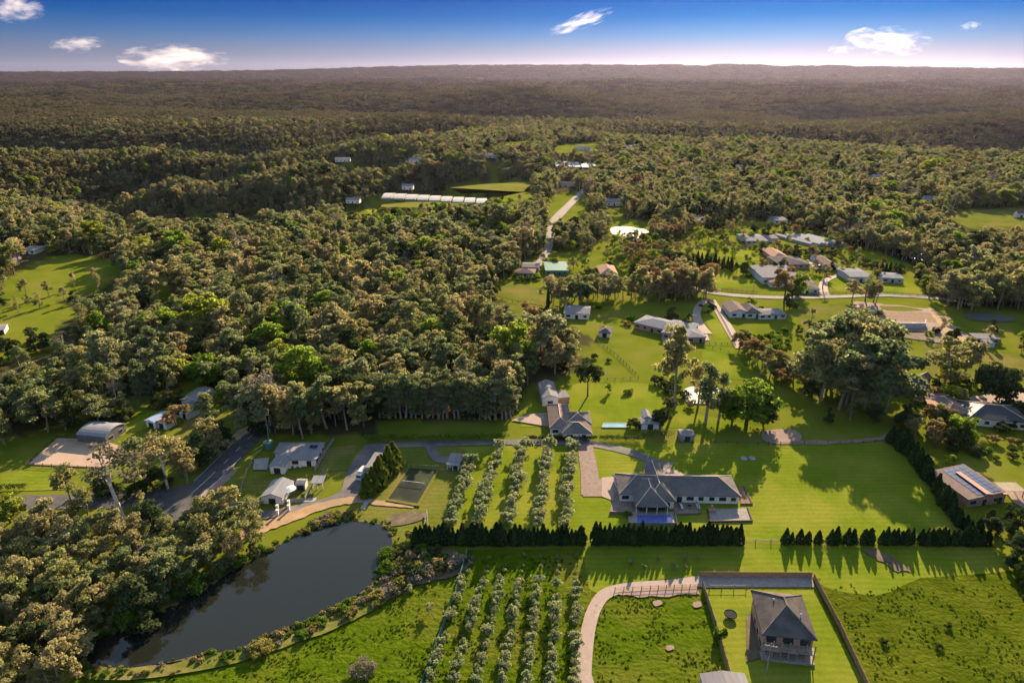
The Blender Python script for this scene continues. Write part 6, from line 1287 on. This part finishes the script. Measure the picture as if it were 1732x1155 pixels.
nearf = bush(170, 2100, 6.8, 15); dn = np.hypot(nearf[:, 0], nearf[:, 1]); nearf = nearf[g.uniform(size=len(dn)) > (dn - 800) / 1300]
lim = 0
for x, y, z in nearf[np.argsort(np.hypot(nearf[:, 0], nearf[:, 1]))]:
    lim += 1
    LIST.append((pick(FOREST, g), x, y, (g.uniform(5, 9) if g.uniform() < .25 else g.uniform(9, 18)) * (1 if g.uniform() < .9 else 1.3), None, None, 'tree'))
GARD = [o for o in COL.objects if o.type == 'EMPTY' and o.get('category') in ('house', 'barn', 'garage', 'cottage', 'stable') and 230 < math.hypot(o.location.x, o.location.y) < 700]
for o in GARD:
    for k in range(9):
        a_ = g.uniform(-.35, math.pi + .35); r_ = g.uniform(9, 17); x, y = o.location.x + math.cos(a_) * r_ * 1.25, o.location.y + math.sin(a_) * r_
        if min(math.hypot(x - q.location.x, y - q.location.y) for q in GARD) < 8.5: continue
        kd = pick([('green_shrub', 2), ('dark_shrub', 2), ('russet_shrub', 1), ('dark_tree', 2), ('broadleaf_tree', 1.5), ('gum_tree', 2)], g)
        LIST.append((kd, x, y, g.uniform(1.5, 3) if 'shrub' in kd else g.uniform(4, 9), 'garden plant growing close round a neighbouring house', 'garden plants round the neighbouring houses', 'shrub' if 'shrub' in kd else 'tree'))
for x, y in fill([(960, 425), (1100, 400), (1250, 380), (1350, 382), (1430, 415), (1560, 480), (1400, 470), (1240, 470), (1180, 440), (1000, 440)], 15):
    if min(math.hypot(x - q.location.x, y - q.location.y) for q in GARD) < 13: continue
    kd = pick([('gum_tree', 3), ('russet_tree', 1.5), ('broadleaf_tree', 1.5), ('dark_tree', 2), ('green_shrub', 2)], g)
    LIST.append((kd, x, y, g.uniform(1.5, 3) if 'shrub' in kd else g.uniform(4, 10), 'scattered tree or bush on the sunny slope round the villa and barn', 'scattered plants on the sunny slope', 'shrub' if 'shrub' in kd else 'tree'))
# the nearest of each kind become single trees, the rest one mass
cnt = {}; rest = []
LIST.sort(key=lambda t: math.hypot(t[1], t[2]))
MAXN = {'gum': 235, 'dark_tree': 60, 'broadleaf_tree': 40, 'bare_tree': 30, 'russet_tree': 30}
for kd, x, y, h, lb, grp, cat in LIST:
    kk = 'gum' if kd in GUMS else kd; c = cnt.get(kk, 0)
    if c >= MAXN.get(kk, 150): rest.append((kd, x, y, h)); continue
    cnt[kk] = c + 1
    if lb is None:
        nm = DESC.get(kd) or {'dark_tree': 'dark bushy tree', 'broadleaf_tree': 'bright green tree', 'bare_tree': 'pale half-bare tree', 'russet_tree': 'rusty-leaved tree'}.get(kd, 'olive-brown gum tree')
        lb = nm + (' in the bushland left of the road and yards' if x < -95 else ' in the wood behind the slender plantation gums'); grp = lb + 's'
    else: lb, grp, cat = describe(kd, lb, grp)
    plant(kd, x, y, h, lb, cat, grp, wide=g.uniform(.8, 1.3) if cat == 'tree' else 1.0)
KI = {}; meshes = []
for kd in ('gum_tree', 'cool_gum', 'slender_gum', 'pale_gum', 'dark_tree', 'broadleaf_tree', 'bare_tree', 'russet_tree', 'reed_clump', 'bare_shrub', 'green_shrub', 'dark_shrub', 'russet_shrub'):
    KI[kd] = len(meshes); meshes += joined(kd)
pts, sc_, ix = [], [], []
for kd, x, y, h in rest:
    k = KI[kd] + int(g.integers(len(PROTO[kd]))); pts.append((x, y, float(hgt(x, y)))); sc_.append(h / meshes[k][1]); ix.append(k)
scatter('bushland', pts, sc_, ix, meshes, 'unbroken olive-brown eucalypt bushland stretching away beyond the lots', 'bushland')
# far bushland: clumps of a dozen trees, leaf colours darkened to stand in for shade
fm = []; mm = []
for s in range(5):
    gg = np.random.default_rng(900 + s); cen = []; rad = []
    for k in range(16):
        a_, q_ = gg.uniform(0, 6.28), 22 * math.sqrt(gg.uniform()); hh = gg.uniform(7, 14); x, y = q_ * math.cos(a_), q_ * math.sin(a_)
        for j in range(4): cen.append((x + gg.normal() * 1.8, y + gg.normal() * 1.8, hh * gg.uniform(.6, .95))); r_ = gg.uniform(1.6, 3.0); rad.append((r_, r_, r_ * .75))
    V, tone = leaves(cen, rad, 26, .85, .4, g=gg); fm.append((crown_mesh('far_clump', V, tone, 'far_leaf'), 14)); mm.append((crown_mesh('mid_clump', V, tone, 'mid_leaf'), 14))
pts, sc_, ix = [], [], []
for r0, r1, sp_, s0 in ((900, 2600, 27, .95), (2600, 5200, 46, 1.35), (5200, 8500, 80, 2.1), (8500, 13200, 105, 2.4)):
    for x, y, z in bush(r0, r1, sp_, 9):
        d_ = math.hypot(x, y)
        if d_ < 2100 and g.uniform() > (d_ - 800) / 1100: continue
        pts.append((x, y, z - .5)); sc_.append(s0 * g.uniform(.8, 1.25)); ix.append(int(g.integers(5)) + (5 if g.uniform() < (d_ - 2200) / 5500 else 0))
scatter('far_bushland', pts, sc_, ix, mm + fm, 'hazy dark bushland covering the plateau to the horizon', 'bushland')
# rough grass tufts in the lower fields
tm = []
for s in range(4):
    gg = np.random.default_rng(950 + s); V, tone = leaves([(gg.normal() * .25, gg.normal() * .25, .05) for _ in range(5)], np.full(5, .26), 7, .17, .1, .8, gg, .5, .9); tm.append((crown_mesh('tuft', V, tone, 'grass_tuft_leaf'), .4))
pts, sc_, ix = [], [], []
TUFT = [([(1000, 1010), (1060, 1000), (1185, 996), (1235, 1160), (1010, 1160)], 1.0), ([(1400, 990), (1700, 990), (1740, 1160), (1480, 1160)], 1.1), ([(790, 940), (985, 935), (1000, 1010), (970, 1160), (715, 1160)], 1.0), ([(700, 990), (780, 950), (715, 1160), (180, 1160), (420, 1115), (560, 1070)], .95)]
for poly, sp_ in TUFT:
    a = fill(poly, sp_); nz = np.sin(a[:, 0] * .31 + np.sin(a[:, 1] * .23) * 2) * np.sin(a[:, 1] * .37 + a[:, 0] * .11) + g.normal(size=len(a)) * .5
    for (x, y) in a[nz > .35]: pts.append((x, y, .05)); sc_.append(g.uniform(.4, .9)); ix.append(int(g.integers(4)))
scatter('grass_tufts', pts, sc_, ix, tm, 'rough green grass tufts in the lower fields and orchard', 'grass')

# ------------------------------------------------------------------ haze and clouds
hz = MB().box(-17000, 17000, -17000, 17000, -260, 300).build('haze', 'mud'); tag(hz, 'thin warm haze lying over the whole landscape', 'haze', None, 'stuff')
hm = bpy.data.materials.new('haze'); hm.use_nodes = True; t = hm.node_tree; t.nodes.clear()
pv = t.nodes.new('ShaderNodeVolumePrincipled'); pv.inputs['Color'].default_value = (.74, .68, 1.0, 1); pv.inputs['Density'].default_value = 5.0e-6; pv.inputs['Anisotropy'].default_value = .55
t.links.new(pv.outputs[0], t.nodes.new('ShaderNodeOutputMaterial').inputs['Volume']); hz.data.materials.clear(); hz.data.materials.append(hm)

cm = bpy.data.materials.new('cloud_vapour'); cm.use_nodes = True; t = cm.node_tree; t.nodes.clear(); N = t.nodes.new; K = t.links.new
co = N('ShaderNodeTexCoord'); ln = N('ShaderNodeVectorMath'); ln.operation = 'LENGTH'; K(co.outputs['Object'], ln.inputs[0])
oi = N('ShaderNodeObjectInfo'); ad = N('ShaderNodeVectorMath'); ad.operation = 'ADD'; K(co.outputs['Object'], ad.inputs[0])
cx_ = N('ShaderNodeCombineXYZ'); m3 = N('ShaderNodeMath'); m3.operation = 'MULTIPLY'; m3.inputs[1].default_value = 37; K(oi.outputs['Random'], m3.inputs[0]); K(m3.outputs[0], cx_.inputs[0]); K(cx_.outputs[0], ad.inputs[1])
nz_ = N('ShaderNodeTexNoise'); nz_.inputs['Scale'].default_value = 2.1; nz_.inputs['Detail'].default_value = 7; nz_.inputs['Roughness'].default_value = .6; K(ad.outputs[0], nz_.inputs['Vector'])
s1 = N('ShaderNodeMath'); s1.operation = 'MULTIPLY_ADD'; s1.inputs[1].default_value = 4.6; s1.inputs[2].default_value = -1.62; K(nz_.outputs[0], s1.inputs[0])
s2 = N('ShaderNodeMath'); s2.operation = 'SUBTRACT'; K(s1.outputs[0], s2.inputs[0]); K(ln.outputs['Value'], s2.inputs[1])
s3 = N('ShaderNodeMath'); s3.operation = 'MULTIPLY'; s3.use_clamp = False; s3.inputs[1].default_value = .0008; K(s2.outputs[0], s3.inputs[0])
s4 = N('ShaderNodeMath'); s4.operation = 'MAXIMUM'; s4.inputs[1].default_value = 0; K(s3.outputs[0], s4.inputs[0])
vp = N('ShaderNodeVolumePrincipled'); vp.inputs['Color'].default_value = (.82, .77, .79, 1); vp.inputs['Anisotropy'].default_value = .3; K(s4.outputs[0], vp.inputs['Density'])
K(vp.outputs[0], N('ShaderNodeOutputMaterial').inputs['Volume'])
bm = bmesh.new(); bmesh.ops.create_icosphere(bm, subdivisions=3, radius=1.0); cme = bpy.data.meshes.new('cloud'); bm.to_mesh(cme); bm.free(); cme.materials.append(cm)
CLOUDS = [(295, 99, 95, 24, 0, 'broad white cloud sitting low over the horizon'), (130, 75, 46, 14, 4, 'small flat cloud above the broad low one'), (22, 14, 55, 24, 0, 'pinkish cloud at the top of the deep blue sky'), (982, 38, 60, 13, 18, 'thin slanting wisp of cloud over the middle ridge'), (1502, 70, 75, 24, -3, 'white puffy cloud over the right-hand bush'), (1422, 85, 24, 10, 0, 'little cloud beside the white puffy one'), (1643, 44, 20, 8, 8, 'tiny wisp of cloud high over the right-hand bush')]
for px_, py_, hw, hh, rot, lb in CLOUDS:
    D_ = 34000; dx, dy, dz = ray(px_, py_); s = D_ / dy; o = bpy.data.objects.new('cloud', cme); o.location = (dx * s, dy * s, H + dz * s)
    k = D_ / F * cp * 1.0; o.scale = (hw * k, hw * k * .6, hh * k); o.rotation_euler = (0, -math.radians(rot), 0); link(o); tag(o, lb, 'cloud')
